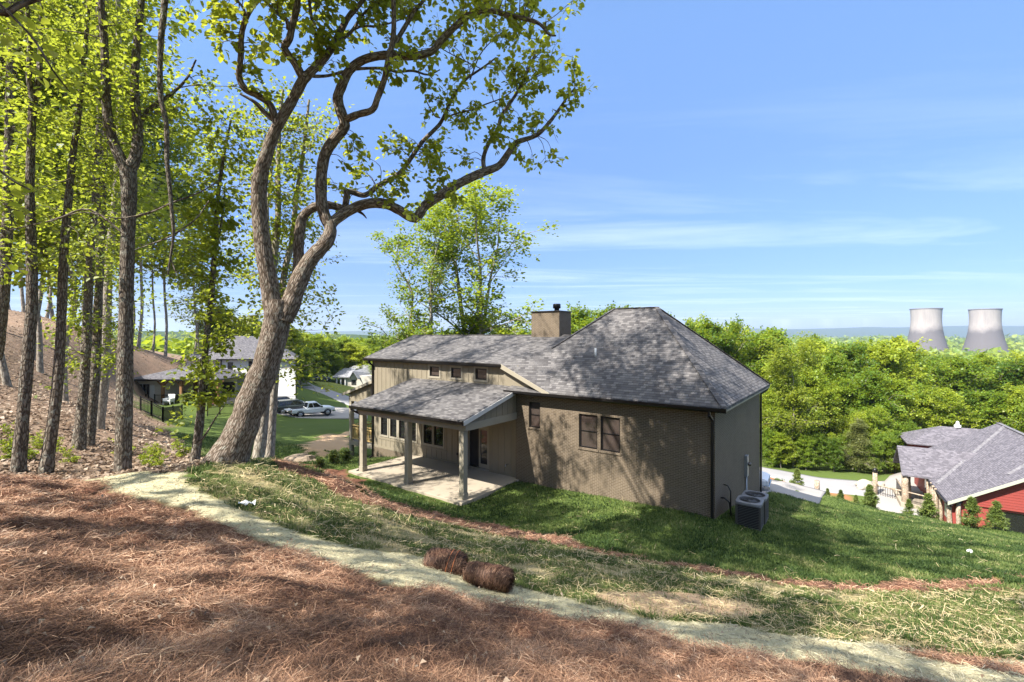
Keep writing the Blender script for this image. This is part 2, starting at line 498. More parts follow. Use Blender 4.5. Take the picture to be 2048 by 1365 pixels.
def ground_material():
    m, nt = mat_new('ground_cover')
    P = node(nt, 'ShaderNodeNewGeometry').outputs['Position']
    A = lambda k: node(nt, 'ShaderNodeAttribute', attribute_name=k).outputs['Fac']
    nA, nB, nC, nD = noise(nt, P, .7, 5, .6), noise(nt, P, 6, 5, .65), noise(nt, P, 34, 4, .7), noise(nt, P, 120, 3, .7)
    st = noise(nt, node(nt, 'ShaderNodeMapping', {'Vector': P, 'Scale': (1, .25, 1), 'Rotation': (0, 0, .7)}).outputs[0], 90, 4, .7, 1.5)
    grass = mixc(nt, nC, (.035, .060, .013), (.10, .14, .032)); grass = mixc(nt, math_(nt, 'MULTIPLY', nA, .5), grass, (.12, .15, .035))
    far = mixc(nt, nA, (.03, .06, .018), (.085, .12, .04))
    pine = ramp(nt, st, [(.3, (.07, .032, .022)), (.5, (.20, .092, .055)), (.72, (.36, .18, .11))])
    pine = mixc(nt, math_(nt, 'MULTIPLY', nB, .4), pine, (.075, .035, .025))
    bl = mixc(nt, math_(nt, 'MULTIPLY_ADD', nC, 2.2, -.7, True), (.41, .365, .215), (.52, .465, .30))
    bl = mixc(nt, math_(nt, 'MULTIPLY', math_(nt, 'GREATER_THAN', st, .58), .55), bl, (.20, .17, .10))
    bl = mixc(nt, math_(nt, 'MULTIPLY', nB, .3), bl, (.42, .395, .245))
    sg = mixc(nt, math_(nt, 'MULTIPLY_ADD', nA, 4.0, -1.6, True), (.055, .085, .018), (.40, .31, .165))
    sg = mixc(nt, math_(nt, 'MULTIPLY_ADD', st, 3.0, -1.3, True), sg, (.38, .31, .17))
    li = mixc(nt, math_(nt, 'MULTIPLY_ADD', nB, 2.6, -.8, True), (.13, .09, .063), (.31, .225, .155))
    li = mixc(nt, math_(nt, 'MULTIPLY_ADD', nA, 3, -1.2, True), li, (.30, .20, .135))
    li = mixc(nt, math_(nt, 'MULTIPLY', nD, .4), li, (.10, .065, .05))
    mu = mixc(nt, nC, (.36, .15, .07), (.22, .09, .05)); di = mixc(nt, nC, (.48, .34, .21), (.36, .23, .135))
    c = mixc(nt, A('far'), grass, far)
    for k, col in (('litter', li), ('strawgrass', sg), ('dirt', di), ('blanket', bl), ('pine', pine), ('mulch', mu)):
        c = mixc(nt, A(k), c, col)
    h = math_(nt, 'ADD', math_(nt, 'ADD', math_(nt, 'MULTIPLY', st, .6), math_(nt, 'MULTIPLY', nC, .6)), math_(nt, 'MULTIPLY', nB, 1.2))
    finish(nt, c, .95, h, .7, .03, .1)
    return m


ground = fast_mesh('ground', np.stack([GX, GY, GZ], -1).reshape(-1, 3), _fc, ground_material(), None, _att, True)
tag(ground, 'sloping yard and open land, pine straw and grass over bare soil', 'ground', None, 'structure')


def surf(x, y):
    return gz(x, y) + relief(x, y, zones(x, y)['pine'].astype(float), 0) * (1 - sstep(40, 70, np.hypot(x, y)))


# ------------------------------------------------------------------ loose cover: needles, straw, grass
def strands(name, mat, n, ylim, zone, Lr, Wr, lift, rise, tintf, grow=False, xmul=1.35, power=1.0, flow=None, segs=2, dens=None, wmax=3.2):
    Y = np.exp(rng.uniform(math.log(ylim[0]), math.log(ylim[1]), n)) if power == 1 else rng.uniform(ylim[0] ** power, ylim[1] ** power, n) ** (1 / power)
    X = rng.uniform(-1.0, 1.0, n) * xmul * Y
    ok = zone(X, Y); X, Y = X[ok], Y[ok]
    if dens is not None:
        ok = rng.random(len(X)) < dens(X, Y); X, Y = X[ok], Y[ok]
    n = len(X); Z = surf(X, Y)
    d = np.hypot(X, Y)
    L = rng.uniform(*Lr, n); W = rng.uniform(*Wr, n) * np.clip(d / 4.5, .8, wmax)
    th = rng.uniform(0, 2 * math.pi, n)
    if flow is not None:
        th = np.where(rng.random(n) < .3, flow + .8 * (vnoise(X, Y, .5, 12) - .5) * 6 + rng.normal(0, .45, n), th)
    hdir = np.stack([np.cos(th), np.sin(th), np.zeros(n)], -1)
    up = np.array([0, 0, 1.0])
    el = rng.normal(rise[0], rise[1], n)
    side = np.stack([-np.sin(th), np.cos(th), np.zeros(n)], -1)
    roll = rng.uniform(-.9, .9, n)[:, None]
    wv = unit(side * np.cos(roll) + up * np.sin(roll)) * (W / 2)[:, None]
    p0 = np.stack([X, Y, Z + rng.uniform(lift[0], lift[1], n) * (1 if grow else 1)], -1)
    bend = rng.uniform(-.35, .35, n)[:, None] * side
    pts = [p0]
    for k in range(segs):
        e = el - (k * rng.uniform(.1, .7, n) if grow else k * rng.normal(.15, .25, n))
        stp = (hdir * np.cos(e)[:, None] + up * np.sin(e)[:, None] + bend * k) * (L / segs)[:, None]
        pts.append(pts[-1] + stp)
    V, fcs = [], []
    m = segs + 1
    for k, p in enumerate(pts):
        tp = 1.0 if not grow else (1 - .85 * k / segs)
        V += [p - wv * tp, p + wv * tp]
    V = np.stack(V, 1).reshape(-1, 3)
    b = np.arange(n)[:, None] * (2 * m)
    fcs = np.concatenate([b + np.array([2 * k, 2 * k + 1, 2 * k + 3, 2 * k + 2]) for k in range(segs)], 0)
    return fast_mesh(name, V, fcs, mat, None, {'tint': np.repeat(np.clip(tintf(X, Y), 0, 1), 2 * m)})


Z_ = lambda *ks: (lambda x, y: np.any([zones(x, y)[k] for k in ks], axis=0))
m_needle = M_blade('pine_needle', [(0, (.055, .028, .018)), (.3, (.215, .114, .068)), (.65, (.44, .258, .155)), (1, (.65, .47, .32))], .15)
m_straw = M_blade('straw', [(0, (.17, .125, .06)), (.5, (.42, .33, .17)), (1, (.64, .54, .34))], .2)
m_fibre = M_blade('blanket_fibre', [(0, (.15, .125, .08)), (.45, (.43, .38, .235)), (1, (.62, .56, .40))], .2)
m_grass = M_blade('grass_blade', [(0, (.030, .058, .015)), (.45, (.080, .125, .030)), (.8, (.165, .205, .058)), (1, (.34, .32, .14))], .4)
_q = lambda x, y: .30 + .5 * (vnoise(x, y, .45, 20) - .5) + rng.normal(.08, .24, len(x))
o = strands('pine_straw', m_needle, 470000, (2.0, 19), Z_('pine'), (.10, .22), (.0018, .0030), (.0, .04), (.0, .17), _q, segs=3)
tag(o, 'reddish brown pine needles strewn thick over the near slope', 'pine straw', None, 'stuff')
_lawn = lambda x, y: ~np.any(list(zones(x, y).values()), axis=0) & ~inhouse(x, y)


def inhouse(x, y):
    rx, ry = x - HC[0], y - HC[1]; t = rx * D1[0] + ry * D1[1]; s = rx * D2[0] + ry * D2[1]
    return ((t > -.05) & (t < 20.75) & (s > 0) & (s < 10)) | ((t > 9.0) & (t < 17.1) & (s > -4.35) & (s < .3))


o = strands('lawn_grass', m_grass, 420000, (9.5, 34), _lawn, (.06, .13), (.008, .014), (-.02, .0), (1.15, .35),
            lambda x, y: .42 + .9 * (vnoise(x, y, .8, 21) - .5) + rng.normal(0, .17, len(x)), True, 1.2, segs=2)
tag(o, 'lush dark green lawn blades around the brick house', 'grass', None, 'stuff')
_gd = lambda x, y: sstep(.30, .45, vnoise(x, y, .9, 22) * .6 + vnoise(x, y, .35, 23) * .4) * ~zones(x, y)['dirt'] + .04
o = strands('bank_grass', m_grass, 400000, (4.5, 15), Z_('strawgrass'), (.05, .12), (.005, .009), (-.015, .0), (1.05, .4),
            lambda x, y: .45 + .7 * (vnoise(x, y, .6, 24) - .5) + rng.normal(.05, .17, len(x)), True, 1.3, segs=2, dens=_gd)
tag(o, 'young green grass sprouting through straw on the bank', 'grass', None, 'stuff')
o = strands('loose_straw', m_straw, 40000, (4.5, 15), Z_('strawgrass'), (.08, .24), (.0026, .0044), (.02, .08), (.0, .25),
            lambda x, y: .5 + rng.normal(0, .25, len(x)), flow=-.35, segs=2)
tag(o, 'pale straw scattered over the seeded grass bank', 'straw', None, 'stuff')
o = strands('blanket_fibres', m_fibre, 90000, (3.5, 13), Z_('blanket'), (.03, .12), (.0025, .0045), (.0, .018), (.0, .12),
            lambda x, y: .42 + .5 * (vnoise(x, y, .3, 25) - .5) + rng.normal(0, .28, len(x)), flow=-.5, segs=2)
tag(o, 'pale straw fibres of the erosion blanket strip', 'erosion blanket', None, 'stuff')
o = strands('lawn_straw', m_straw, 9000, (9, 26), _lawn, (.08, .26), (.0025, .004), (.04, .10), (.05, .35),
            lambda x, y: .5 + rng.normal(0, .25, len(x)), segs=2, dens=lambda x, y: .25 * (vnoise(x, y, 1.2, 26) > .5))
tag(o, 'stray dry straws lying in the dark green lawn', 'straw', None, 'stuff')


def litter(name, mat, n, ylim, zone, Lr, tintf, xmul=1.4):
    Y = np.exp(rng.uniform(math.log(ylim[0]), math.log(ylim[1]), n)); X = (rng.uniform(-1.45, .3, n) if xmul < 2 else rng.uniform(-1.3, 1.3, n)) * Y
    ok = zone(X, Y); X, Y = X[ok], Y[ok]; n = len(X); Z = surf(X, Y) + rng.uniform(.0, .05, n)
    if xmul > 2:
        k_ = rng.random(n) < .09; X, Y, Z = X[k_], Y[k_], Z[k_] + .035; n = len(X)
    a = unit(np.stack([rng.normal(0, 1, n), rng.normal(0, 1, n), rng.normal(0, .35, n)], -1))
    b = unit(np.cross(a, np.stack([rng.normal(0, .4, n), rng.normal(0, .4, n), np.ones(n)], -1)))
    L = (rng.uniform(*Lr, n) * np.clip(np.hypot(X, Y) / 14, .8, 1.5))[:, None]; p = np.stack([X, Y, Z], -1)
    V = np.stack([p - a * L * .5, p + b * L * .3 + [0, 0, .02], p + a * L * .5, p - b * L * .3 + [0, 0, .02]], 1).reshape(-1, 3)
    return fast_mesh(name, V, np.arange(4 * n).reshape(-1, 4), mat, None, {'tint': np.repeat(np.clip(tintf(X, Y), 0, 1), 4)})


m_dead = M_blade('dead_leaf', [(0, (.07, .05, .038)), (.5, (.20, .135, .088)), (1, (.42, .335, .25))], .15)
o = litter('leaf_litter', m_dead, 60000, (9, 70), Z_('litter'), (.07, .15), lambda x, y: .55 + .6 * (vnoise(x, y, 2.5, 30) - .5) + rng.normal(0, .2, len(x)))
tag(o, 'dry brown leaf litter covering the wooded hillside', 'leaf litter', None, 'stuff')

o = litter('fallen_leaves', m_dead, 5200, (2.2, 12), Z_('pine', 'blanket', 'strawgrass'), (.035, .08), lambda x, y: .65 + rng.normal(0, .22, len(x)), 2.6)
tag(o, 'stray dry leaves lying on the pine straw', 'fallen leaves', None, 'stuff')
# ------------------------------------------------------------------ materials of the built things
m_brick = M_brick('taupe_painted_brick', (.090, .066, .043), (.125, .094, .062), (.245, .20, .145), ms=.010)
m_board = M_plain('taupe_siding', (.205, .175, .122), (.240, .205, .148), 2.0, .6, .08, .25)
m_trim = M_plain('taupe_trim', (.27, .24, .18), (.31, .275, .21), 2.0, .55, .06, .25)
m_black = M_plain('black_metal', (.007, .006, .006), (.011, .010, .0095), 3, .38, .05, .4)
m_shing = M_shingle('grey_shingles', (.050, .046, .045), (.104, .097, .094), (.180, .168, .158))
m_conc = M_plain('pale_concrete', (.36, .305, .23), (.29, .245, .185), .9, .85, .12, .2)
m_glass = M_glass('window_glass')
m_glass2 = M_glass('brown_reflection_glass', (.055, .042, .035), .06)  # brown reflection of slope and trees put into the pane colour
m_white = M_plain('white_paint', (.74, .73, .70), (.66, .65, .62), 2, .5, .05, .3)
m_deck = M_plain('yellow_pine_deck', (.52, .37, .15), (.42, .28, .11), 4, .7, .1, .2)
m_steel = M_plain('galvanised_steel', (.42, .43, .43), (.34, .35, .36), 5, .4, .06, .5, .6)
m_acgrey = M_plain('ac_grey', (.075, .070, .062), (.058, .054, .048), 4, .45, .05, .4)
m_acdark = M_plain('ac_dark', (.010, .010, .011), (.016, .016, .017), 5, .55, .05, .3)
m_fan = M_plain('fan_dark_steel', (.10, .11, .125), (.07, .075, .085), 6, .35, .05, .5, .4)  # dark bluish steel for the fan blades

HZ = -7.0
house = empty('brick_house', (HC[0], HC[1], HZ), math.atan2(-D1[1], -D1[0]),
              'taupe brick house with grey hip roof and covered back patio on the lawn', 'house')
MATRIX_H = Matrix.Translation((HC[0], HC[1], HZ)) @ Matrix.Rotation(math.atan2(-D1[1], -D1[0]), 4, 'Z')


def part(name, mb, mat, parent=None, label=None, bevel=0.0, kind=None):
    o = mb.build(name, mat, parent, None, bevel)
    if label: o['label'] = label
    if kind: o['kind'] = kind
    return o


def wall_x(mb, x0, x1, z0, z1, y, holes=(), depth=.12, out=-1, m=0):
    """a wall along x at y with openings; the outer face looks towards out*y"""
    xs = sorted({x0, x1, *[h[0] for h in holes], *[h[1] for h in holes]}); zs = sorted({z0, z1, *[h[2] for h in holes], *[h[3] for h in holes]})
    for a, b in zip(xs, xs[1:]):
        for c, d in zip(zs, zs[1:]):
            mx, mz = (a + b) / 2, (c + d) / 2
            if any(h[0] < mx < h[1] and h[2] < mz < h[3] for h in holes): continue
            q = [(a, y, c), (b, y, c), (b, y, d), (a, y, d)]
            mb.add(q, [(0, 1, 2, 3) if out < 0 else (3, 2, 1, 0)], m)
    yi = y - out * depth
    for h in holes:
        a, b, c, d = h
        mb.add([(a, y, c), (a, yi, c), (a, yi, d), (a, y, d)], [(0, 1, 2, 3)], m); mb.add([(b, y, c), (b, yi, c), (b, yi, d), (b, y, d)], [(3, 2, 1, 0)], m)
        mb.add([(a, y, c), (b, y, c), (b, yi, c), (a, yi, c)], [(0, 1, 2, 3)], m); mb.add([(a, y, d), (b, y, d), (b, yi, d), (a, yi, d)], [(3, 2, 1, 0)], m)
    return mb


def window(parent, x0, x1, z0, z1, y, rail=True, mat_f=None, glass=None, sill=None, trim=None, fw=.065):
    mat_f = mat_f or m_black; glass = glass or m_glass
    f = MB(); yf = y + .03
    f.box(x0, yf, z0, x0 + fw, yf + .07, z1).box(x1 - fw, yf, z0, x1, yf + .07, z1)
    f.box(x0 + fw, yf, z1 - fw, x1 - fw, yf + .07, z1).box(x0 + fw, yf, z0, x1 - fw, yf + .07, z0 + fw)
    if rail:
        zm = (z0 + z1) / 2; f.box(x0 + fw, yf + .012, zm - .022, x1 - fw, yf + .055, zm + .022)
    w = part('window', f, mat_f, parent)
    p = MB(); p.box(x0 + fw * .6, yf + .035, z0 + fw * .6, x1 - fw * .6, yf + .045, z1 - fw * .6)
    part('pane', p, glass, w)
    if sill:
        s_ = MB().box(x0 - .06, y - .07, z0 - .085, x1 + .06, y + .06, z0 - .003); part('sill', s_, sill, w, bevel=.008)
    if trim:
        t = MB(); a = .11; yt = y - .028
        t.box(x0 - a, yt, z0 - a, x0, y + .03, z1 + a).box(x1, yt, z0 - a, x1 + a, y + .03, z1 + a)
        t.box(x0, yt, z1, x1, y + .03, z1 + a).box(x0, yt, z0 - a, x1, y + .03, z0)
        part('trim', t, trim, w)
    return w


# brick block -------------------------------------------------------------------------------------------------
bw = MB(); H1 = [(-8.41, -7.78, 2.62, 3.84), (-5.71, -4.81, 2.05, 3.54), (-4.66, -3.77, 2.05, 3.54)]
wall_x(bw, -9.2, 0, -3.2, 4.32, 0, H1)
bw.add([(0, 0, -3.2), (0, 9.6, -3.2), (0, 9.6, 4.32), (0, 0, 4.32)], [(0, 1, 2, 3)])
bw.add([(0, 9.6, -3.2), (-9.2, 9.6, -3.2), (-9.2, 9.6, 4.32), (0, 9.6, 4.32)], [(0, 1, 2, 3)])
bw.add([(-9.2, 9.6, -3.2), (-9.2, 0, -3.2), (-9.2, 0, 4.32), (-9.2, 9.6, 4.32)], [(0, 1, 2, 3)])
part('brick_wall', bw, m_brick, house)
for h in H1: window(house, *h, 0.035, True, m_black, m_glass2, m_brick)
# foundation of the boarded wing
fb = MB(); y0 = .21
fb.add([(-20.72, y0, -3.2), (-9.21, y0, -3.2), (-9.21, y0, -.06), (-20.72, y0, -.06)], [(0, 1, 2, 3)])
fb.add([(-20.72, 8.05, -3.2), (-20.72, y0, -3.2), (-20.72, y0, -.06), (-20.72, 8.05, -.06)], [(0, 1, 2, 3)])
fb.add([(-20.72, y0, -.06), (-9.21, y0, -.06), (-9.21, .3, -.06), (-20.72, .3, -.06)], [(0, 1, 2, 3)])
part('foundation', fb, m_brick, house)
# boarded wall: windows under the porch, clerestory windows above
YB = .25
T4 = [(19.86, 19.23), (18.96, 18.36), (18.14, 17.49), (17.27, 16.62)]
T2 = [(15.97, 15.28), (15.13, 14.39)]
W_low = [(-a, -b, .8, 2.25) for a, b in T4 + T2]
DOOR = (-12.58, -11.08, .06, 2.25)


def cl(px0, px1, py0, py1):
    g = lambda px: -(7247 - 17.7 * (px - 1024)) / (754 + .597 * (px - 1024))
    a, b = g(px0), g(px1); Y = 17.7 - .597 * (a + b) / 2
    return a, b, (HY - py1) / F * Y + 7, (HY - py0) / F * Y + 7


W_hi = [cl(860, 879, 733.5, 753), cl(903, 923, 736, 756), cl(951.5, 974, 737.5, 760)]
bo = MB()
wall_x(bo, -20.7, -9.2, -.05, 5.52, YB, W_low + W_hi + [DOOR], .14)
bo.add([(-20.7, 8, -.05), (-20.7, YB, -.05), (-20.7, YB, 5.52), (-20.7, 4.14, 6.95), (-20.7, 8, 5.52)], [(0, 1, 2, 3, 4)])
bo.add([(-9.2, 8, -.05), (-20.7, 8, -.05), (-20.7, 8, 5.52), (-9.2, 8, 5.52)], [(0, 1, 2, 3)])
# battens
bat = [x for x in np.arange(-20.62, -9.2, .405)]
for x in bat:
    segs = [(-.05, 5.5)]
    for h in W_low + W_hi + [DOOR]:
        if h[0] - .14 < x < h[1] + .14:
            segs = [q for s_ in segs for q in ((s_[0], min(s_[1], h[2] - .11)), (max(s_[0], h[3] + .11), s_[1])) if q[1] - q[0] > .05]
    for a, b in segs: bo.box(x - .022, YB - .018, a, x + .022, YB + .004, b)
for y in np.arange(.7, 8, .405): bo.box(-20.718, y - .022, -.05, -20.696, y + .022, 5.5)
bo.box(-20.72, YB - .022, -.05, -20.6, YB + .002, 5.52)
bo.box(-20.7, YB - .026, -.05, -12.75, YB + .002, .09).box(-10.9, YB - .026, -.05, -9.2, YB + .002, .09)
bo.box(-16.4, YB - .024, .53, -14.1, YB + .002, .62).box(-20.1, YB - .024, .53, -16.4, YB + .002, .62)
# closing pieces: triangle under the descending barge board
part('board_wall', bo, m_board, house)
for h in W_low: window(house, *h, YB, True, m_black, m_glass, None, m_trim)
for h in W_hi: window(house, *h, YB, False, m_black, m_glass2, None, m_trim)
# dark interior behind the doorway, patio door and the open leaf
rm = MB(); rm.box(-12.56, YB + .16, .03, -11.1, YB + 2.6, 2.3)
part('dark_interior', rm, M_plain('dim_room', (.05, .045, .04), (.03, .03, .03)), house)
dr = MB(); a, b, c, d = DOOR; ym = YB + .03
dr.box(a, ym, c, a + .07, ym + .09, d).box(b - .07, ym, c, b, ym + .09, d).box(a + .07, ym, d - .07, b - .07, ym + .09, d).box(a, ym - .06, -.02, b, ym + .12, .06)
mx = (a + b) / 2
dr.box(mx, ym + .02, c, mx + .11, ym + .07, d - .07).box(b - .18, ym + .02, c, b - .07, ym + .07, d - .07)
dr.box(mx + .11, ym + .02, c, b - .18, ym + .07, c + .22).box(mx + .11, ym + .02, d - .2, b - .18, ym + .07, d - .07)
pd = part('patio_door', dr, m_trim, house)
part('pane', MB().box(mx + .1, ym + .04, c + .2, b - .17, ym + .05, d - .19), m_glass, pd)
lf = MB(); Ld = .74; ang = R(-76)
for q in [(0, 0, .13, 2.15), (Ld - .13, 0, Ld, 2.15)]: lf.box(q[0], -.02, .05, q[2], .02, 2.18)
lf.box(.13, -.02, .05, Ld - .13, .02, .3).box(.13, -.02, 2.0, Ld - .13, .02, 2.18)
ol = part('open_door', lf, m_white, house, 'white glazed door leaf standing open')
ol.location = (a + .02, YB - .03, .02); ol.rotation_euler = (0, 0, ang)
part('pane', MB().box(.12, -.006, .29, Ld - .12, .006, 2.01), m_glass, ol)
part('handle', MB().box(Ld - .1, -.06, 1.0, Ld - .06, .06, 1.2), m_black, ol)

# roofs -------------------------------------------------------------------------------------------------------
EV, PK = 4.4, 8.44          # main eave, ridge
RL, RR = (-6.2, 4.8, PK), (-3.9, 4.8, PK)
AL = (-10.1, -.02, 5.60); BR = (-7.0, -.42, 4.40); V = (-8.45, 2.12, 6.36)
rf = MB()
th = (0, 0, -.12)
rf.slab([(.42, -.42, EV), RR, RL, V, BR], th)                    # towards the viewer
rf.slab([(.42, -.42, EV), (.42, 10.02, EV), RR], th)            # hip end
rf.slab([(.42, 10.02, EV), (-9.9, 10.02, EV), RL, RR], th)
rf.slab([AL, BR, V], th)                                        # saddle running down to the main eave
rf.slab([RL, (-9.9, 10.02, EV), (-9.9, 5, 5.0), (-9.6, 3.2, 5.6), V], th)
rf.slab([(-21.25, -.02, 5.60), AL, V, (-7.95, 4.14, 7.05), (-21.25, 4.14, 7.05)], th)
rf.slab([(-21.25, 8.3, 5.6), (-21.25, 4.14, 7.05), (-7.95, 4.14, 7.05), (-7.95, 8.3, 5.6)], th)
rf.slab([(-9.55, -.42, 4.38), BR, (-7.0, -.1, 4.48), (-9.55, .25, 4.56)], th)     # strip of lower roof at the foot of the barge board
part('roof', rf, m_shing, house)
cp = MB()
for ci, (p, q) in enumerate([(RL, RR), ((.42, -.42, EV), RR), ((.42, 10.02, EV), RR), (RL, V), ((-21.25, 4.14, 7.05), (-7.95, 4.14, 7.05))]):
    cp = MB(); p, q = np.array(p), np.array(q); n_ = max(2, int(np.linalg.norm(q - p) / .25))
    for i in range(n_):
        u, w = p + (q - p) * i / n_, p + (q - p) * (i + 1.02) / n_
        if i == n_ - 1: w = q
        cp.bar(u + [0, 0, .012 + .006 * (i % 2)], w + [0, 0, .012 + .006 * (i % 2)], .22, .02)
    part('ridge_cap', cp, m_shing, house)
# barge board and the boarded triangle below it
a_, b_ = np.array(AL), np.array(BR)
bb = MB(); dn = np.array([0, 0, -.24]); off = np.array([.03, -.03, 0])
bb.slab([a_ + off + [0, 0, -.01], b_ + off + [0, 0, -.01], b_ + off + [0, 0, -.2], a_ + off + dn], (-.012, -.03, 0))
part('barge_board', bb, m_trim, house)
tr = MB(); g = np.array([0, .22, 0])
tr.slab([(-10.1, .24, 4.2), (-7.1, -.02, 4.2), b_ + g + [-.1, .1, -.1], a_ + g + [0, 0, -.1]], (0, .05, 0))
for k in np.linspace(.04, .8, 7):
    p = a_ + (b_ - a_) * k + g; w = np.array([-10.1 + 3 * k, .24 - .26 * k, 4.3])
    tr.bar(w + [0, -.012, 0], [w[0], w[1] - .012, p[2] - .12], .045, .02, (0, 1, 0))
part('gable_boards', tr, m_board, house)
# soffits and fascia behind the gutters
sf = MB()
sf.box(-9.5, -.40, 4.20, .40, 0, 4.24).box(0.0, -.40, 4.20, .40, 10.0, 4.24).box(-21.2, 0, 5.40, -10.1, YB, 5.44)
sf.box(.37, -.40, 4.22, .41, 10.0, 4.37)
part('soffit', sf, m_trim, house)
gt = MB()


def gutter(p, q):
    p, q = np.array(p, float), np.array(q, float); d = unit(q - p); n_ = np.cross(d, (0, 0, 1))
    gt.slab([p + [0, 0, .0], p + n_ * .13 + [0, 0, .02], p + n_ * .12 + [0, 0, -.09], p + n_ * .07 + [0, 0, -.15], p + [0, 0, -.15]], q - p)


gutter((-9.55, -.42, 4.36), (.50, -.42, 4.36)); gutter((-21.25, -.02, 5.56), (-10.05, -.02, 5.56))
gutter((-16.95, -3.93, 3.37), (-9.02, -3.93, 3.37))
part('gutter', gt, m_black, house)


def spout(pts):
    d = MB()
    for p, q in zip(pts, pts[1:]): d.bar(p, q, .11, .08, (1, 0, 0) if abs(q[2] - p[2]) > .3 else (0, 0, 1))
    part('downspout', d, m_black, house)


spout([(-.09, -.47, 4.25), (-.09, -.47, 4.08), (-.09, -.04, 3.86), (-.09, -.04, .15), (-.09, -.25, .06)])
spout([(-20.62, -.1, 5.45), (-20.62, -.1, 5.3), (-20.62, .18, 5.1), (-20.62, .18, -.6), (-20.62, -.1, -.75)])
spout([(.30, 9.9, 4.25), (.30, 9.86, 4.1), (.05, 9.64, 3.9), (.05, 9.64, -1.6)])
spout([(-16.86, -3.95, 3.25), (-16.86, -3.95, 3.15), (-16.55, -3.66, 2.95), (-16.55, -3.66, .05), (-16.65, -3.9, -.08)])

# chimney -----------------------------------------------------------------------------------------------------
ch = MB(); ch.box(-10.85, 3.8, 6.3, -9.0, 5.1, 8.33); chm = part('chimney', ch, m_brick, house)
part('cap', MB().box(-10.9, 3.75, 8.33, -8.95, 5.15, 8.40), m_black, chm, bevel=.01)
fl = MB(); fl.lathe([(.14, 8.40), (.14, 8.55), (.22, 8.56), (.22, 8.78), (.19, 8.82), (0, 8.83)], (-9.55, 4.45, 0), 14)
part('flue', fl, m_black, chm)
vp = MB(); vp.tube([(-5.75, 1.7, 5.9), (-5.75, 1.7, 6.42)], .045, 10)
part('vent_pipe', vp, m_white, house)

# covered patio -----------------------------------------------------------------------------------------------
PT = [9.35, 12.87, 16.36]
sl = MB(); sl.box(-17.0, -4.05, -.25, -9.02, .19, 0.0)
part('patio_slab', sl, m_conc, house, bevel=.015)
for t in PT:
    q = MB(); q.box(-t - .13, -3.73, .26, -t + .13, -3.47, 2.95).box(-t - .155, -3.755, 0, -t + .155, -3.445, .26)
    part('porch_post', q, m_trim, house, bevel=.008)
pb = MB(); pb.box(-16.75, -3.74, 2.95, -9.1, -3.46, 3.30).box(-9.38, -3.46, 2.93, -9.12, -.01, 3.25).box(-16.72, -3.46, 2.93, -16.46, .2, 3.25)
part('porch_beam', pb, m_trim, house, bevel=.006)
zt = lambda y: 3.42 + (y + 3.93) * (4.50 - 3.42) / 4.18
pr = MB(); pr.slab([(-16.95, -3.93, 3.42), (-9.02, -3.93, 3.42), (-9.02, .25, 4.50), (-16.95, .25, 4.50)], (0, 0, -.1))
part('porch_roof', pr, m_shing, house)
for x, sgn in ((-9.16, 1), (-16.7, -1)):
    pg = MB()
    pg.slab([(x, -3.6, 3.25), (x, -.01, 3.25), (x, -.01, zt(0) - .1), (x, -3.6, zt(-3.6) - .1)], (-.05 * sgn, 0, 0))
    for y in np.arange(-3.2, -.1, .42): pg.box(x, y - .022, 3.25, x + .018 * sgn, y + .022, zt(y) - .1)
    part('porch_gable', pg, m_board, house)
m_pale = M_plain('pale_trim', (.50, .48, .44), (.56, .54, .50), 2, .5, .05)
for x in (-9.02, -16.98):
    rk = MB()
    rk.slab([(x, -3.95, 3.40), (x, .0, zt(0) - .01), (x, .0, zt(0) - .2), (x, -3.95, 3.21)], (.03, 0, 0))
    part('rake_board', rk, m_pale, house)
part('porch_ceiling', MB().box(-16.45, -3.45, 2.99, -9.4, .2, 3.02), m_board, house)

# side deck at the far end -----------------------------------------------------------------------------------
dk = MB(); dk.box(-23.45, .38, -.32, -20.73, 6.0, -.05); part('deck', dk, m_trim, house)
for x, y in [(-23.32, .5), (-23.32, 5.8)]:
    part('deck_post', MB().box(x - .12, y - .12, -3.0, x + .12, y + .12, 3.05), m_trim, house, bevel=.008)
dr_ = MB(); dr_.slab([(-23.95, .2, 3.10), (-20.72, .2, 4.15), (-20.72, 6.3, 4.15), (-23.95, 6.3, 3.10)], (0, 0, -.1)); part('deck_roof', dr_, m_shing, house)
dg = MB(); dg.slab([(-23.4, .4, 2.8), (-20.73, .4, 2.8), (-20.73, .4, 4.02), (-23.4, .4, 3.16)], (0, .05, 0))
for x in np.arange(-23.2, -20.8, .42): dg.box(x - .022, .382, 2.8, x + .022, .401, 3.98 + (x + 20.73) * .325)
dg.box(-23.44, .37, 2.62, -20.73, .47, 2.80)
part('deck_gable', dg, m_board, house)
db = MB(); db.slab([(-23.97, .17, 3.10), (-20.72, .17, 4.15), (-20.72, .17, 3.97), (-23.97, .17, 2.92)], (0, .03, 0)); part('deck_barge', db, m_trim, house)
rl = MB()
for x0, y0, x1, y1 in [(-23.25, .5, -20.75, .5), (-23.32, .62, -23.32, 5.7)]:
    rl.bar((x0, y0, .98), (x1, y1, .98), .11, .04); rl.bar((x0, y0, .82), (x1, y1, .82), .04, .08); rl.bar((x0, y0, .10), (x1, y1, .10), .04, .08)
    for k in np.linspace(.03, .97, int(math.hypot(x1 - x0, y1 - y0) / .13)):
        x, y = x0 + (x1 - x0) * k, y0 + (y1 - y0) * k; rl.box(x - .018, y - .018, .06, x + .018, y + .018, .84)
part('deck_railing', rl, m_deck, house)

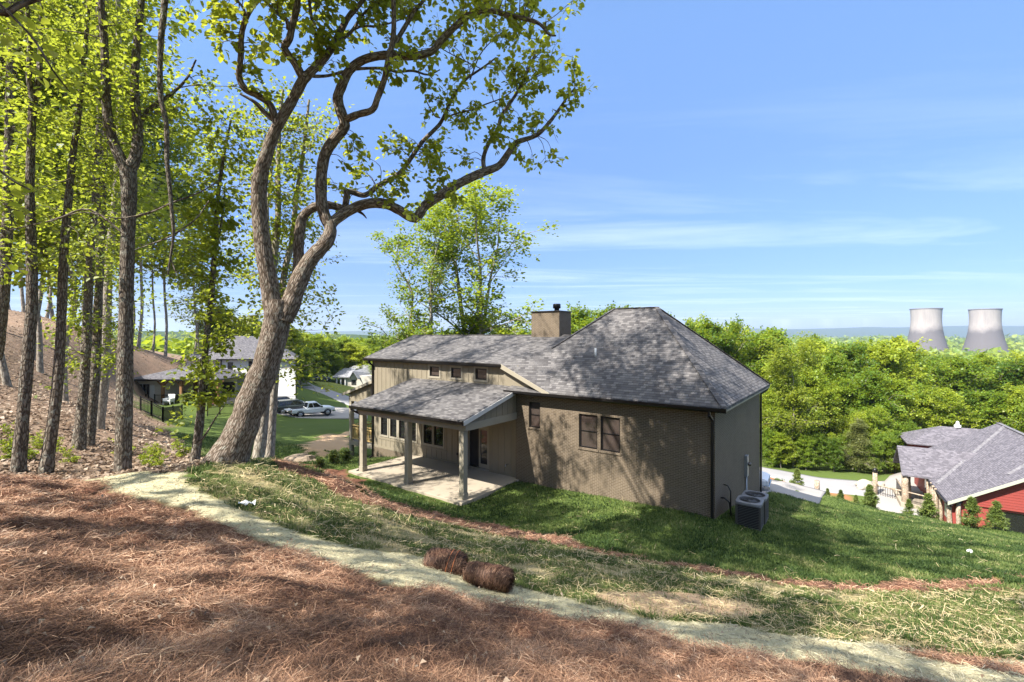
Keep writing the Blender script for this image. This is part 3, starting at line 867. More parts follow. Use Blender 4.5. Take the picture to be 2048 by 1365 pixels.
# meter, hoses ------------------------------------------------------------------------------------------------
mt = MB(); mt.box(0, 5.45, .45, .13, 5.78, 1.42); me_ = part('electric_meter', mt, m_steel, house, bevel=.01)
part('dial', MB().lathe([(.085, 0), (.085, .09), (.07, .13), (0, .135)], (.13, 5.62, 1.02), 18, 'x'), m_glass2, me_)
part('conduit', MB().tube([(.06, 5.62, .45), (.06, 5.62, -1.3)], .035, 8), m_steel, me_)
hs = MB()
hs.tube([(0, .9, .72), (.14, .9, .74), (.3, .92, .6), (.36, .93, .2), (.38, .9, -.15), (.62, .8, -.22)], .032, 8)
part('refrigerant_hose', hs, m_black, house)
hs = MB(); hs.tube([(0, 1.35, 1.12), (.16, 1.35, 1.1), (.26, 1.36, .9), (.25, 1.4, .3), (.2, 1.5, -.1), (.55, 1.6, -.25)], .024, 8)
part('refrigerant_hose', hs, m_black, house)
part('hose_bib', MB().tube([(-9.9, .24, .55), (-9.9, .12, .55), (-9.9, .09, .45)], .025, 8), m_steel, house)
part('outlet_box', MB().box(-13.35, YB - .06, .5, -13.27, YB, .63), m_black, house)

# air conditioners --------------------------------------------------------------------------------------------


def ac_unit():
    r = empty('air_conditioner', (0, 0, 0))
    w, h = .42, .96
    c = MB()
    for sx in (-1, 1):
        for sy in (-1, 1): c.box(sx * w, sy * w, .06, sx * (w - .07), sy * (w - .07), h - .1)
    c.box(-w, -w, .0, w, w, .07)
    part('casing', c, m_acgrey, r, bevel=.012)
    part('coil', MB().box(-w + .05, -w + .05, .05, w - .05, w - .05, h - .1), m_acdark, r)
    l = MB()
    for k in range(13):
        z = .12 + k * .058
        for sx in (-1, 1):
            l.box(-w + .06, sx * w, z, w - .06, sx * (w - .03), z + .016); l.box(sx * w, -w + .06, z, sx * (w - .03), w - .06, z + .016)
    part('louvres', l, M_plain('louvre_grey', (.075, .073, .070), (.06, .058, .056), 4, .45), r)
    t = MB(); n = 32; ro = []
    sq = lambda a: (w + .015) / max(abs(math.cos(a)), abs(math.sin(a))) if max(abs(math.cos(a)), abs(math.sin(a))) > .78 else (w + .015) * 1.28
    vs = []
    for zz, kf in ((h - .1, 1.0), (h - .02, 1.0), (h, .95)):
        for j in range(n): a = 2 * math.pi * j / n; vs.append((sq(a) * kf * math.cos(a), sq(a) * kf * math.sin(a), zz))
    for zz, rr in ((h, .355), (h - .06, .345)):
        for j in range(n): a = 2 * math.pi * j / n; vs.append((rr * math.cos(a), rr * math.sin(a), zz))
    t.add(vs, [(i * n + j, i * n + (j + 1) % n, (i + 1) * n + (j + 1) % n, (i + 1) * n + j) for i in range(4) for j in range(n)], 0, None, False)
    part('top_cover', t, M_plain('ac_lid', (.19, .19, .195), (.15, .15, .155), 4, .4), r)
    part('fan_well', MB().lathe([(.35, h - .07), (.0, h - .12)], (0, 0, 0), 24), m_acdark, r)
    fb_ = MB(); fb_.lathe([(0, h - .02), (.09, h - .025), (.09, h - .09)], (0, 0, 0), 16)
    for k in range(4):
        a = k * math.pi / 2 + .5; ca, sa = math.cos(a), math.sin(a); cb, sb = math.cos(a + .75), math.sin(a + .75)
        fb_.slab([(.08 * ca, .08 * sa, h - .085), (.32 * ca, .32 * sa, h - .09), (.32 * cb, .32 * sb, h - .06), (.08 * cb, .08 * sb, h - .055)], (0, 0, .006))
    part('fan', fb_, m_fan, r)
    g_ = MB()
    for rr in (.1, .15, .2, .25, .3, .345):
        g_.tube([(rr * math.cos(a), rr * math.sin(a), h - .008 + .012 * (1 - rr / .35)) for a in np.linspace(0, 2 * math.pi, 29)], .0045, 4, cap=False)
    for k in range(8):
        a = k * math.pi / 4; g_.tube([(.05 * math.cos(a), .05 * math.sin(a), h + .005), (.36 * math.cos(a), .36 * math.sin(a), h - .006)], .0045, 4)
    part('grille', g_, m_acgrey, r)
    return r


ac = ac_unit()
for i, (x, y, lb) in enumerate([(1.06, .62, 'dark louvred air conditioner nearest the brick corner downspout'), (1.04, 1.82, 'dark louvred air conditioner just behind the other, nearer the meter')]):
    o = ac if i == 0 else copy_tree(ac)
    w = MATRIX_H @ Vector((x, y, 0)); o.location = (w.x, w.y, float(gz(w.x, w.y)) - .0)
    o.rotation_euler = (0, 0, math.atan2(-D1[1], -D1[0]) + (.0 if i else .03)); tag(o, lb, 'air conditioner', 'air conditioners beside the house')
# ------------------------------------------------------------------ trees
m_barkA = M_bark('oak_bark', (.105, .078, .056), (.30, .245, .195), (.33, .32, .26), 26, .20, .8)
m_barkB = M_bark('grey_bark', (.110, .088, .066), (.275, .235, .185), (.38, .39, .32), 24, .26, 1.2)
m_barkC = M_bark('pale_bark', (.22, .185, .145), (.36, .32, .26), (.34, .33, .28), 16, .3, .6)
m_leafA = M_leaf('maple_leaf', (.10, .14, .016), (.225, .28, .03), (.40, .41, .05), .62, .10)
m_leafB = M_leaf('spring_leaf', (.065, .115, .014), (.175, .235, .027), (.35, .38, .050), .60, .40)
m_leafC = M_leaf('wood_leaf', (.045, .105, .012), (.150, .240, .022), (.37, .41, .035), .46, .75)
m_leafD = M_leaf('pine_foliage', (.09, .11, .03), (.17, .19, .055), (.27, .28, .09), .35, .2)
m_leafE = M_leaf('conifer_foliage', (.04, .075, .018), (.12, .17, .035), (.27, .29, .07), .3, .3)


def path(pts, k=4):
    """Catmull-Rom through the points"""
    P = np.array(pts, float); P = np.vstack([2 * P[0] - P[1], P, 2 * P[-1] - P[-2]]); out = []
    for i in range(1, len(P) - 2):
        a, b, c, d = P[i - 1:i + 3]
        for j in range(k):
            t = j / k
            out.append(.5 * (2 * b + (c - a) * t + (2 * a - 5 * b + 4 * c - d) * t ** 2 + (3 * b - a - 3 * c + d) * t ** 3))
    out.append(P[-2]); return np.array(out)


def leaf_mesh(name, pos, ax, L, W, mat, parent, tint, fine=True):
    pos, ax = np.array(pos), unit(np.array(ax)); n = len(pos); L = np.asarray(L)[:, None]; W = np.asarray(W)[:, None]
    up = np.stack([rng.normal(0, .55, n), rng.normal(0, .55, n), np.ones(n)], -1)
    side = unit(np.cross(ax, up)); nn = np.cross(side, ax)
    if fine:
        q = [pos, pos + ax * L * .28 + side * W * .46 + nn * W * .12, pos + ax * L * .62 + side * W * .40 + nn * W * .08, pos + ax * L - nn * L * .12,
             pos + ax * L * .62 - side * W * .40 + nn * W * .08, pos + ax * L * .28 - side * W * .46 + nn * W * .12]
        V = np.stack(q, 1).reshape(-1, 3); b = np.arange(n)[:, None] * 6
        fc = np.concatenate([b + np.array([0, 1, 2, 3]), b + np.array([0, 3, 4, 5])]); r = 6
    else:
        q = [pos, pos + ax * L * .45 + side * W * .5 + nn * W * .15, pos + ax * L, pos + ax * L * .45 - side * W * .5 + nn * W * .15]
        V = np.stack(q, 1).reshape(-1, 3); fc = np.arange(4 * n).reshape(-1, 4); r = 4
    return fast_mesh(name, V, fc, mat, parent, {'tint': np.repeat(np.clip(tint, 0, 1), r)})


class Crown:
    def __init__(s): s.p, s.a, s.t = [], [], []

    def cluster(s, p, d, n, spread, tint):
        for _ in range(n):
            a = np.array([random.gauss(0, 1), random.gauss(0, 1), random.gauss(-.35, .55)]) + d * .9
            s.p.append(p + np.array([random.gauss(0, spread), random.gauss(0, spread), random.gauss(0, spread * .7)])); s.a.append(a); s.t.append(tint + random.gauss(0, .13))


def perp(d):
    r = np.array([random.gauss(0, 1), random.gauss(0, 1), random.gauss(0, 1)]); r -= d * (r @ d); return unit(r)


def twig(mb, cr, p, d, L, r, lv, cfg):
    """a branchlet that wanders, forks and carries leaf clusters"""
    n = 5 if lv else 4; pts = [np.array(p, float)]; d = unit(d); tint = .5 + random.gauss(0, .12)
    for i in range(n):
        d = unit(d + np.array([random.gauss(0, .16), random.gauss(0, .16), random.gauss(cfg.get('trop', .05), .14)]))
        pts.append(pts[-1] + d * L / n)
    if r > cfg.get('rmin', .004): mb.tube(pts, np.linspace(r, max(r * .3, .003), n + 1), 4 if lv < 2 else 5, cap=False)
    for i in range(1, n + 1):
        dd = unit(pts[i] - pts[i - 1])
        if lv > 0:
            for _ in range(cfg['fork']):
                if random.random() < cfg.get('pf', .8):
                    q = pts[i - 1] + (pts[i] - pts[i - 1]) * random.random()
                    twig(mb, cr, q, unit(dd * .55 + perp(dd) * .85), L * random.uniform(.32, .55), r * .5, lv - 1, cfg)
        if (lv == 0 or i == n) and random.random() < cfg.get('pl', 1.0):
            cr.cluster(pts[i], dd, cfg['nleaf'], cfg['spread'], tint)


def proto_tree(name, H, cb, Rc, nl, cfg, bark, leaf, r0, seed, shape='oval', lean=.0, forks=1):
    """one individual of a kind; trunk with limbs, and a crown of leaves"""
    random.seed(seed); mb = MB(); cr = Crown(); root = empty(name)
    stems = []
    for k in range(forks):
        a = 2 * math.pi * k / forks + random.random(); sp = 0 if forks == 1 else .16
        pts = [np.array([0, 0, -.4])]; hf = H * (.30 if forks > 1 else 0)
        for i in range(1, 9):
            z = H * .97 * i / 8; o = max(0, z - hf) * sp
            pts.append(np.array([math.cos(a) * o + lean * z + random.gauss(0, .012 * H), math.sin(a) * o + random.gauss(0, .012 * H), z]))
        P = path(pts, 3); rr = np.linspace(1, .08, len(P)) ** .8 * r0 * (1 if k == 0 else .75); rr[0] *= 1.5; rr[1] *= 1.12
        mb.tube(P, rr, 8, cap=False); stems.append((P, rr))
    for i in range(nl):
        P, rr = stems[i % forks]; u = random.random() if i > 3 else (i + .5) / 4
        h = cb + (.98 - cb) * u; k = min(int(h * (len(P) - 1)), len(P) - 2)
        a = i * 2.399 + random.gauss(0, .35)
        if shape == 'oval': pr = math.sqrt(max(.06, 1 - ((u - .38) / .66) ** 2))
        elif shape == 'cone': pr = 1.03 - u * .95
        elif shape == 'flat': pr = .45 + .6 * u if u < .75 else 1.0 - (u - .75) * 2
        else: pr = .75 + .3 * math.sin(u * 9)
        L = Rc * pr * random.uniform(.7, 1.12); el = cfg.get('el0', .15) + cfg.get('el1', .75) * u + random.gauss(0, .12)
        d = np.array([math.cos(a) * math.cos(el), math.sin(a) * math.cos(el), math.sin(el)])
        twig(mb, cr, P[k], d, L, min(rr[k] * .55, .02 + L * .022), cfg.get('lv', 2), cfg)
    part('trunk', mb, bark, root)
    n = len(cr.p); Ls = cfg['leaf'] * np.random.default_rng(seed).uniform(.65, 1.3, n)
    leaf_mesh('crown', cr.p, cr.a, Ls, Ls * cfg.get('asp', .8), leaf, root, np.array(cr.t), cfg.get('fine', False))
    root['H'] = H
    return root


protos = {}
base = dict(fork=2, nleaf=5, spread=.26, leaf=.34, rmin=.006, lv=1, pf=.85)
for i in range(4):
    protos['wood%d' % i] = proto_tree('broadleaf_tree', 14, .14, 4.3, 52, dict(base, nleaf=13, spread=.27, leaf=.29, fork=2), m_barkC, m_leafC, .17, 100 + i, 'oval', random.uniform(-.02, .02), 1 + i % 2)
for i in range(3):
    protos['slim%d' % i] = proto_tree('woodland_tree', 16, .34, 3.4, 36, dict(base, nleaf=6, spread=.30, leaf=.27, fork=2, el0=-.05, el1=.7), m_barkC, m_leafB, .085, 200 + i, 'wave', random.uniform(-.03, .03))
protos['sparse'] = proto_tree('woodland_tree', 16, .36, 3.0, 26, dict(base, nleaf=4, spread=.28, leaf=.25, fork=2, pf=.7, el0=-.05, el1=.7), m_barkC, m_leafB, .075, 251, 'wave', .01)
protos['airy'] = proto_tree('tall_oak_tree', 26, .30, 7.2, 40, dict(base, nleaf=6, spread=.34, leaf=.30, lv=2, fork=1, pf=.75, el0=.5, el1=.6), m_barkC, m_leafC, .32, 301, 'flat', .01, 3)
protos['pine'] = proto_tree('pine_tree', 10, .12, 2.7, 52, dict(base, nleaf=16, spread=.22, leaf=.30, asp=.22, el0=-.05, el1=.5, lv=1), m_barkC, m_leafD, .12, 401, 'cone')
for i in range(2):
    protos['conifer%d' % i] = proto_tree('young_conifer', 2.4, .04, .78, 54, dict(base, nleaf=9, spread=.05, leaf=.17, asp=.3, lv=1, fork=1, el0=.05, el1=.8, rmin=.003), m_barkC, m_leafE, .03, 501 + i, 'cone')
protos['sapling'] = proto_tree('leafy_sapling', 1.4, .15, .75, 9, dict(base, nleaf=3, spread=.06, leaf=.13, lv=1, fork=1, el0=-.1, el1=.7, rmin=.002, fine=True), m_barkB, m_leafB, .012, 601, 'oval')
protos['shrub'] = proto_tree('green_shrub', 1.1, .05, .6, 26, dict(base, nleaf=5, spread=.06, leaf=.10, lv=1, fork=2, el0=.2, el1=.7, rmin=.003), m_barkB, m_leafE, .02, 701, 'oval', 0, 2)
protos['shade'] = proto_tree('shade_tree', 22, .30, 6.2, 27, dict(base, nleaf=4, spread=.33, leaf=.36, lv=1, fork=2, el0=-.1, el1=.8), m_barkB, m_leafB, .3, 801, 'oval', 0, 1)
_used = set()


def plant(kind, x, y, h, wide=1.0, label=None, cat='tree', group=None, z=None, rz=None, name=None):
    pr = protos[kind]
    o = pr if kind not in _used else copy_tree(pr)
    _used.add(kind)
    s = h / pr['H']; o.scale = (s * wide, s * wide, s)
    o.location = (x, y, float(gz(x, y)) if z is None else z); o.rotation_euler = (0, 0, random.uniform(0, 6.28) if rz is None else rz)
    if name: o.name = name
    return tag(o, label, cat, group)


def plant_px(kind, px, Y, top, wide=1.0, **k):
    x = (px - CX) / F * Y; z = float(gz(x, Y)); return plant(kind, x, Y, (HY - top) / F * Y - z, wide, z=z, **k)


# the leaning oak by the patio, limb by limb ------------------------------------------------------------------
random.seed(77)


def limb(mb, pts, w, Y0, Y1, n=9, cap=False):
    k = len(pts); Ys = np.linspace(Y0, Y1, k)
    P = [at(p[0], p[1], y) for p, y in zip(pts, Ys)]
    w = np.interp(np.linspace(0, 1, k), np.linspace(0, 1, len(w)), w); r = [ww / 2 / F * y for ww, y in zip(w, Ys)]
    PP = path(P, 4); rr = np.interp(np.linspace(0, k - 1, len(PP)), np.arange(k), r) * (1 + np.array([random.gauss(0, .035) for _ in range(len(PP))]))
    mb.tube(PP, rr, n, cap=cap)
    return PP, rr


oak = empty('oak_tree', at(460, 918, 10.9), 0, 'big leaning oak with forked dark trunk and twisting limbs over the bank', 'tree')
mo = MB(); LB = {}
LB['T'] = limb(mo, [(445, 950), (458, 915), (484, 858), (503, 806), (531, 733), (550, 665), (556, 625), (558, 600)], [96, 74, 58, 54, 50, 48, 50, 45], 10.9, 10.9, 16)
LB['A'] = limb(mo, [(552, 640), (541, 587), (529, 513), (520, 440), (518, 387), (521, 352), (531, 317), (551, 260), (583, 204), (607, 158)], [38, 34, 30, 30, 29, 30, 25, 21, 20, 18], 10.9, 10.3, 12)
LB['A1'] = limb(mo, [(607, 160), (590, 127), (569, 98), (579, 77), (585, 49), (593, 18), (600, -40), (606, -110)], [17, 15, 14, 13, 12, 6], 10.3, 9.6)
LB['A1b'] = limb(mo, [(577, 60), (572, 39), (551, 25), (530, 0), (510, -30), (480, -60)], [8, 7, 5, 3], 9.9, 9.2)
LB['A2'] = limb(mo, [(607, 160), (622, 144), (646, 120), (667, 91), (681, 63), (699, 32), (727, 0), (760, -50)], [19, 17, 15, 12, 10, 6], 10.3, 10.6)
LB['A2b'] = limb(mo, [(643, 120), (632, 74), (625, 46), (618, 0), (612, -70)], [8, 7, 6, 4], 10.4, 9.9)
LB['A2c'] = limb(mo, [(672, 92), (690, 74), (706, 60), (727, 28), (752, 7), (790, -40)], [8, 7, 5, 3], 10.5, 11.2)
LB['A2d'] = limb(mo, [(706, 60), (725, 53), (752, 53), (783, 46), (810, 36)], [5, 4, 2], 10.8, 11.0)
LB['A2e'] = limb(mo, [(620, 152), (636, 153), (660, 151), (709, 139), (766, 137), (794, 144), (826, 142), (856, 150), (880, 140)], [7, 6, 6, 5, 2], 10.4, 11.6)
LB['A3'] = limb(mo, [(553, 250), (541, 211), (516, 192), (491, 179), (479, 158), (479, 137), (482, 105), (483, 70), (491, 39), (505, 14), (523, -8), (545, -60)], [14, 13, 13, 12, 11, 10, 8, 5], 10.5, 9.4)
LB['A3b'] = limb(mo, [(489, 42), (488, 20), (474, 0), (455, -30)], [6, 5, 3], 9.6, 9.2)
LB['A3c'] = limb(mo, [(548, 240), (530, 226), (510, 205), (480, 188)], [12, 9, 4], 10.5, 10.1)
LB['B'] = limb(mo, [(566, 640), (582, 605), (599, 560), (622, 518), (648, 490), (660, 468), (660, 445)], [40, 38, 35, 30, 28, 25, 22], 10.9, 11.2, 12)
LB['B1'] = limb(mo, [(660, 452), (651, 436), (643, 404), (643, 352), (650, 310), (667, 281), (687, 257), (688, 243), (678, 211), (676, 193), (685, 169), (699, 141), (727, 120), (769, 111), (822, 113),
                     (862, 104), (880, 84), (908, 56), (936, 32), (960, 23), (989, 23), (1020, 32), (1055, 39), (1080, 49), (1098, 69), (1112, 72)], [24, 21, 21, 20, 17, 15, 13, 11, 8, 3], 11.2, 10.4, 10)
LB['B1b'] = limb(mo, [(688, 240), (700, 236), (717, 229), (745, 220), (755, 197), (768, 162), (776, 123), (787, 70), (787, 0), (783, -70)], [15, 14, 13, 12, 11, 10, 7], 11.0, 10.0)
LB['B1c'] = limb(mo, [(778, 104), (792, 84), (813, 49), (830, 21), (848, 0), (880, -50)], [10, 9, 8, 5], 10.5, 10.9)
LB['B2'] = limb(mo, [(660, 452), (671, 440), (699, 421), (734, 408), (769, 408), (801, 422), (830, 437), (851, 411), (883, 390), (908, 373), (943, 355), (971, 343), (999, 331), (1020, 302), (1034, 285),
                     (1073, 271), (1098, 246), (1119, 218), (1133, 197), (1150, 176)], [22, 21, 20, 19, 18, 17, 13, 9, 6, 3], 11.2, 12.6, 10)
LB['B2b'] = limb(mo, [(969, 344), (967, 316), (978, 285), (996, 257), (1003, 232), (1020, 207), (1038, 179), (1052, 151), (1062, 125), (1075, 100)], [9, 8, 6, 3], 12.0, 12.4)
LB['B2c'] = limb(mo, [(1036, 180), (1059, 161), (1076, 153), (1100, 140)], [3, 2, 1.5], 12.3, 12.5)
LB['C'] = limb(mo, [(592, 575), (597, 530), (597, 495), (600, 458), (607, 433), (629, 415), (657, 411), (688, 418), (712, 421)], [24, 21, 20, 18, 17, 15, 12], 11.1, 11.7)
LB['C2'] = limb(mo, [(690, 418), (692, 400), (699, 384), (724, 391), (738, 387), (755, 373), (780, 359), (801, 345), (822, 317), (844, 285), (869, 260), (883, 243), (901, 204), (929, 162), (964, 137), (992, 116)],
                [12, 11, 10, 9, 8, 6, 3], 11.6, 12.8)
LB['C3'] = limb(mo, [(881, 243), (908, 229), (943, 220), (971, 209), (1003, 197), (1030, 180)], [4, 3, 1.5], 12.3, 12.6)
LB['C4'] = limb(mo, [(688, 419), (693, 400), (691, 380)], [13, 12, 8], 11.6, 11.5, 9, True)
LB['C5'] = limb(mo, [(712, 421), (725, 428), (733, 437)], [6, 5, 2], 11.7, 11.6)
LB['D1'] = limb(mo, [(885, 200), (850, 190), (868, 230), (880, 236)], [2, 2, 3], 12.4, 12.3)
LB['D2'] = limb(mo, [(960, 137), (905, 110), (870, 90)], [2, 2, 1.5], 12.6, 12.2)
LB['D3'] = limb(mo, [(940, 160), (960, 110), (985, 80), (1000, 60)], [3, 2, 1.5], 12.5, 12.1)
oc = Crown()
cfg = dict(fork=1, nleaf=3, spread=.055, rmin=.002, lv=1, pf=.7, trop=-.03, pl=.72)
dens = {'A1': 2.6, 'A1b': 5, 'A2': 2.6, 'A2b': 4, 'A2c': 5, 'A2d': 6, 'A2e': 2.2, 'A3': 2.2, 'A3b': 6, 'A3c': 3, 'B1': 2.6, 'B1b': .9, 'B1c': 5, 'B2': 3.3, 'B2b': 3.4, 'B2c': 5, 'C2': 2.4, 'C3': 4.5, 'D1': 2.5, 'D2': 4, 'D3': 4.5, 'C': .5}
for k, dn_ in dens.items():
    P, rr = LB[k]; seg = np.linalg.norm(np.diff(P, axis=0), axis=1)
    for i in range(len(seg)):
        thin = sstep(.085, .03, rr[i])
        if rr[i] > .10: continue
        lam = dn_ * seg[i] * (.10 + .90 * thin) * .8
        for _ in range(int(lam) + (random.random() < lam % 1)):
            d = unit(P[i + 1] - P[i]); q = P[i] + (P[i + 1] - P[i]) * random.random()
            L = random.uniform(.35, 1.15)
            dd = unit(d * .5 + perp(d) * .8 + np.array([0, 0, .12])); twig(mo, oc, q, dd, L, .011, 1, cfg)
# loose sprays that fill the outer crown between the limbs, each on its own long twig
for (x0, y0, x1, y1, n_) in [(850, 60, 1100, 330, 46), (1000, 90, 1165, 230, 34), (780, 0, 1000, 130, 60), (1000, 0, 1110, 90, 30), (760, 280, 880, 400, 46), (690, 270, 800, 400, 40), (430, 10, 520, 110, 18), (400, 0, 480, 60, 8),
                             (850, 330, 920, 400, 22), (1000, 230, 1110, 330, 18), (640, 620, 690, 660, 4), (850, 260, 960, 330, 12), (520, 0, 700, 110, 34), (600, 60, 740, 110, 10), (790, 400, 880, 470, 8), (480, 40, 600, 160, 14), (700, -60, 1060, 0, 50), (480, -80, 700, 0, 30)]:
    cand = np.concatenate([LB[k][0] for k in dens if k not in ('C', 'B1b')]); cp_ = np.stack([cand[:, 0] / cand[:, 1] * F + CX, HY - cand[:, 2] / cand[:, 1] * F], 1)
    for _ in range(int(n_ * .36)):
        p = np.array([random.uniform(x0, x1), random.uniform(y0, y1)]); dd = ((cp_ - p) ** 2).sum(1); j = int(dd.argmin()); Y = cand[j, 1] + random.gauss(0, .5)
        tgt = at(p[0], p[1], Y); src = cand[j]; mid = (src + tgt) / 2 + np.array([random.gauss(0, .08), random.gauss(0, .08), .08])
        if np.linalg.norm(tgt - src) > 1.9 and random.random() < .8: continue
        mo.tube(path([src, mid, tgt], 3), np.linspace(.012, .004, 7), 4, cap=False)
        d = unit(tgt - src); tn = .55 + random.gauss(0, .16)
        for f in (.7, 1.0): oc.cluster(src + (tgt - src) * f, d, random.randint(2, 5), .08, tn)
        for _k in range(2):
            twig(mo, oc, src + (tgt - src) * random.uniform(.5, 1), unit(d + perp(d) * .9), random.uniform(.25, .5), .006, 0, cfg)


random.seed(78)
cu = dict(fork=2, nleaf=5, spread=.17, rmin=.006, lv=1, pf=.85, trop=.02, pl=.6)
tops = [LB[q][0][-1] for q in ('A1', 'A2', 'A2b', 'A2c', 'A3', 'B1b', 'B1c', 'A1b')]
for i in range(66):
    src = np.array(tops[i % 8]) + np.array([0, 0, random.uniform(-.3, .6)])
    tgt = np.array([random.uniform(-9.5, 2.5), random.uniform(4, 15.5), random.uniform(10, 17.5)])
    if tgt[2] / tgt[1] * F < HY + 60: tgt[2] = (HY + 60) / F * tgt[1] + random.uniform(0, 3)
    if i >= 54: tgt = np.array([random.uniform(-9, -2), random.uniform(2.5, 7), random.uniform(12, 17)])
    elif i >= 32: tgt = np.array([random.uniform(-13, -1), random.uniform(13, 19), 0.]); tgt[2] = (HY + 300) / F * tgt[1] + random.uniform(0, 3)
    mid = src * .5 + tgt * .5 + np.array([random.gauss(0, .4), random.gauss(0, .4), random.uniform(.2, 1.0)])
    P = path([src, mid, tgt], 5); mo.tube(P, np.linspace(.06, .015, len(P)), 5, cap=False)
    for j in range(3, len(P), 2):
        for _ in range(1): twig(mo, oc, P[j], unit(P[j] - P[j - 1] + perp(unit(P[j] - P[j - 1])) * 1.2), random.uniform(.9, 1.9), .014, 1, cu)


def finish_tree(root, mb, cr, bark, leaf, L=(.10, .165), asp=.82):
    M_ = np.array(root.location)
    mb.v = [tuple(np.array(v) - M_) for v in mb.v]
    part('trunk', mb, bark, root)
    if cr.p:
        n = len(cr.p); Ls = rng.uniform(*L, n)
        leaf_mesh('crown', np.array(cr.p) - M_, cr.a, Ls, Ls * asp, leaf, root, np.array(cr.t), True)


finish_tree(oak, mo, oc, m_barkA, m_leafA)


# the near woodland trees on the left, each with its own trunk -------------------------------------------------
def traced(name, label, stems, crown_from, cfgx, bark, leaf, twlen, dn_, Ls, group=None, seed=1, extra=(), low=()):
    random.seed(seed); mb = MB(); cr = Crown(); t0 = stems[0][0]
    b = at(t0[0][0], t0[0][1], stems[0][2]); root = empty(name, b, 0, label, 'tree', group)
    for si, (pts, w, y0, y1) in enumerate(stems):
        P, rr = limb(mb, pts, w, y0, y1, 10)
        seg = np.linalg.norm(np.diff(P, axis=0), axis=1)
        for i in range(len(seg)):
            y_im = HY - P[i][2] / P[i][1] * F
            if y_im > crown_from: continue
            lam = dn_ * seg[i]
            for _ in range(int(lam) + (random.random() < lam % 1)):
                a = random.uniform(0, 6.28); el = random.gauss(.12, .28)
                twig(mb, cr, P[i], np.array([math.cos(a) * math.cos(el), math.sin(a) * math.cos(el), math.sin(el)]), random.uniform(*twlen), .006 + .010 * random.random(), cfgx.get('lv', 1), cfgx)
    for (pts, w, y0, y1) in extra: limb(mb, pts, w, y0, y1, 6)
    for (px, py, Y, n_, rad) in low:
        c = at(px, py, Y)
        for _ in range(n_):
            cr.cluster(c + np.array([random.gauss(0, rad), random.gauss(0, rad), random.gauss(0, rad * .7)]), np.array([0, 0, 0.]), 4, .08, .55 + random.gauss(0, .15))
    finish_tree(root, mb, cr, bark, leaf, Ls)
    return root


c1 = dict(fork=1, nleaf=4, spread=.10, rmin=.002, lv=1, pf=.8, trop=-.02, pl=.9)
traced('woodland_tree', 'slim dark trunk at the far left edge of the pine straw, forking high up',
       [([(35, 965), (40, 900), (47, 820), (57, 700), (64, 600), (62, 480), (60, 380), (63, 260), (66, 200)], [29, 22, 20, 19, 18, 15, 13, 12], 10.2, 10.4),
        ([(66, 215), (58, 150), (60, 90), (55, 20), (50, -80)], [10, 9, 8, 5], 10.4, 10.2), ([(67, 210), (78, 160), (80, 110), (82, 40), (85, -90)], [11, 9, 8, 5], 10.4, 10.8)],
       560, c1, m_barkB, m_leafB, (.6, 1.9), 3.2, (.075, .125), seed=21, low=[(80, 60, 9.8, 22, .9), (30, 170, 10, 20, .8), (110, 300, 10.6, 20, .7), (20, 300, 10, 14, .6)])
traced('woodland_tree', 'second slim trunk from the left edge, leaning right, standing on the pine straw crest',
       [([(88, 968), (98, 900), (112, 800), (120, 700), (124, 610), (128, 500), (137, 400), (147, 300), (156, 240), (165, 150), (175, 40), (180, -80)], [26, 20, 18, 17, 15, 13, 11, 10, 8, 6], 10.4, 11.0)],
       520, c1, m_barkB, m_leafB, (.6, 1.8), 3.2, (.075, .125), seed=22, low=[(150, 200, 10.8, 22, .9), (190, 90, 11, 22, .9), (130, 480, 11, 12, .6)])
traced('woodland_tree', 'stout grey barked trunk forked into a narrow V, beside the pale blanket',
       [([(245, 965), (246, 930), (248, 850), (250, 740), (252, 620), (255, 500), (258, 400), (256, 335)], [37, 30, 28, 27, 25, 24, 26, 31], 10.3, 10.4),
        ([(256, 345), (240, 315), (224, 275), (214, 220), (211, 150), (208, 80), (203, 20), (200, -90)], [24, 19, 17, 16, 14, 12, 10], 10.4, 10.0),
        ([(258, 345), (272, 310), (276, 260), (270, 200), (270, 140), (277, 60), (283, 0), (290, -90)], [24, 20, 17, 15, 14, 12, 10], 10.4, 10.8),
        ([(280, 245), (297, 222), (316, 206), (340, 190), (372, 160), (392, 120)], [10, 9, 6, 3], 10.7, 11.2),
        ([(258, 440), (300, 425), (338, 408), (400, 385), (440, 360)], [4, 4, 3, 2], 10.4, 11.0), ([(262, 480), (180, 420), (110, 440), (20, 460)], [4, 4, 3, 2], 10.3, 9.8)],
       290, c1, m_barkB, m_leafB, (.6, 1.7), 2.5, (.075, .125), seed=23, low=[(230, 50, 10.2, 22, .8), (330, 60, 10.6, 12, .6), (330, 200, 11, 16, .7), (380, 300, 11, 14, .7), (420, 230, 11.5, 10, .6), (350, 390, 11.5, 14, .6), (420, 440, 12, 12, .5), (300, 320, 11, 14, .6), (310, 480, 11.5, 12, .5), (370, 500, 12, 10, .5), (200, 350, 11, 14, .6), (190, 480, 11.5, 12, .5)])
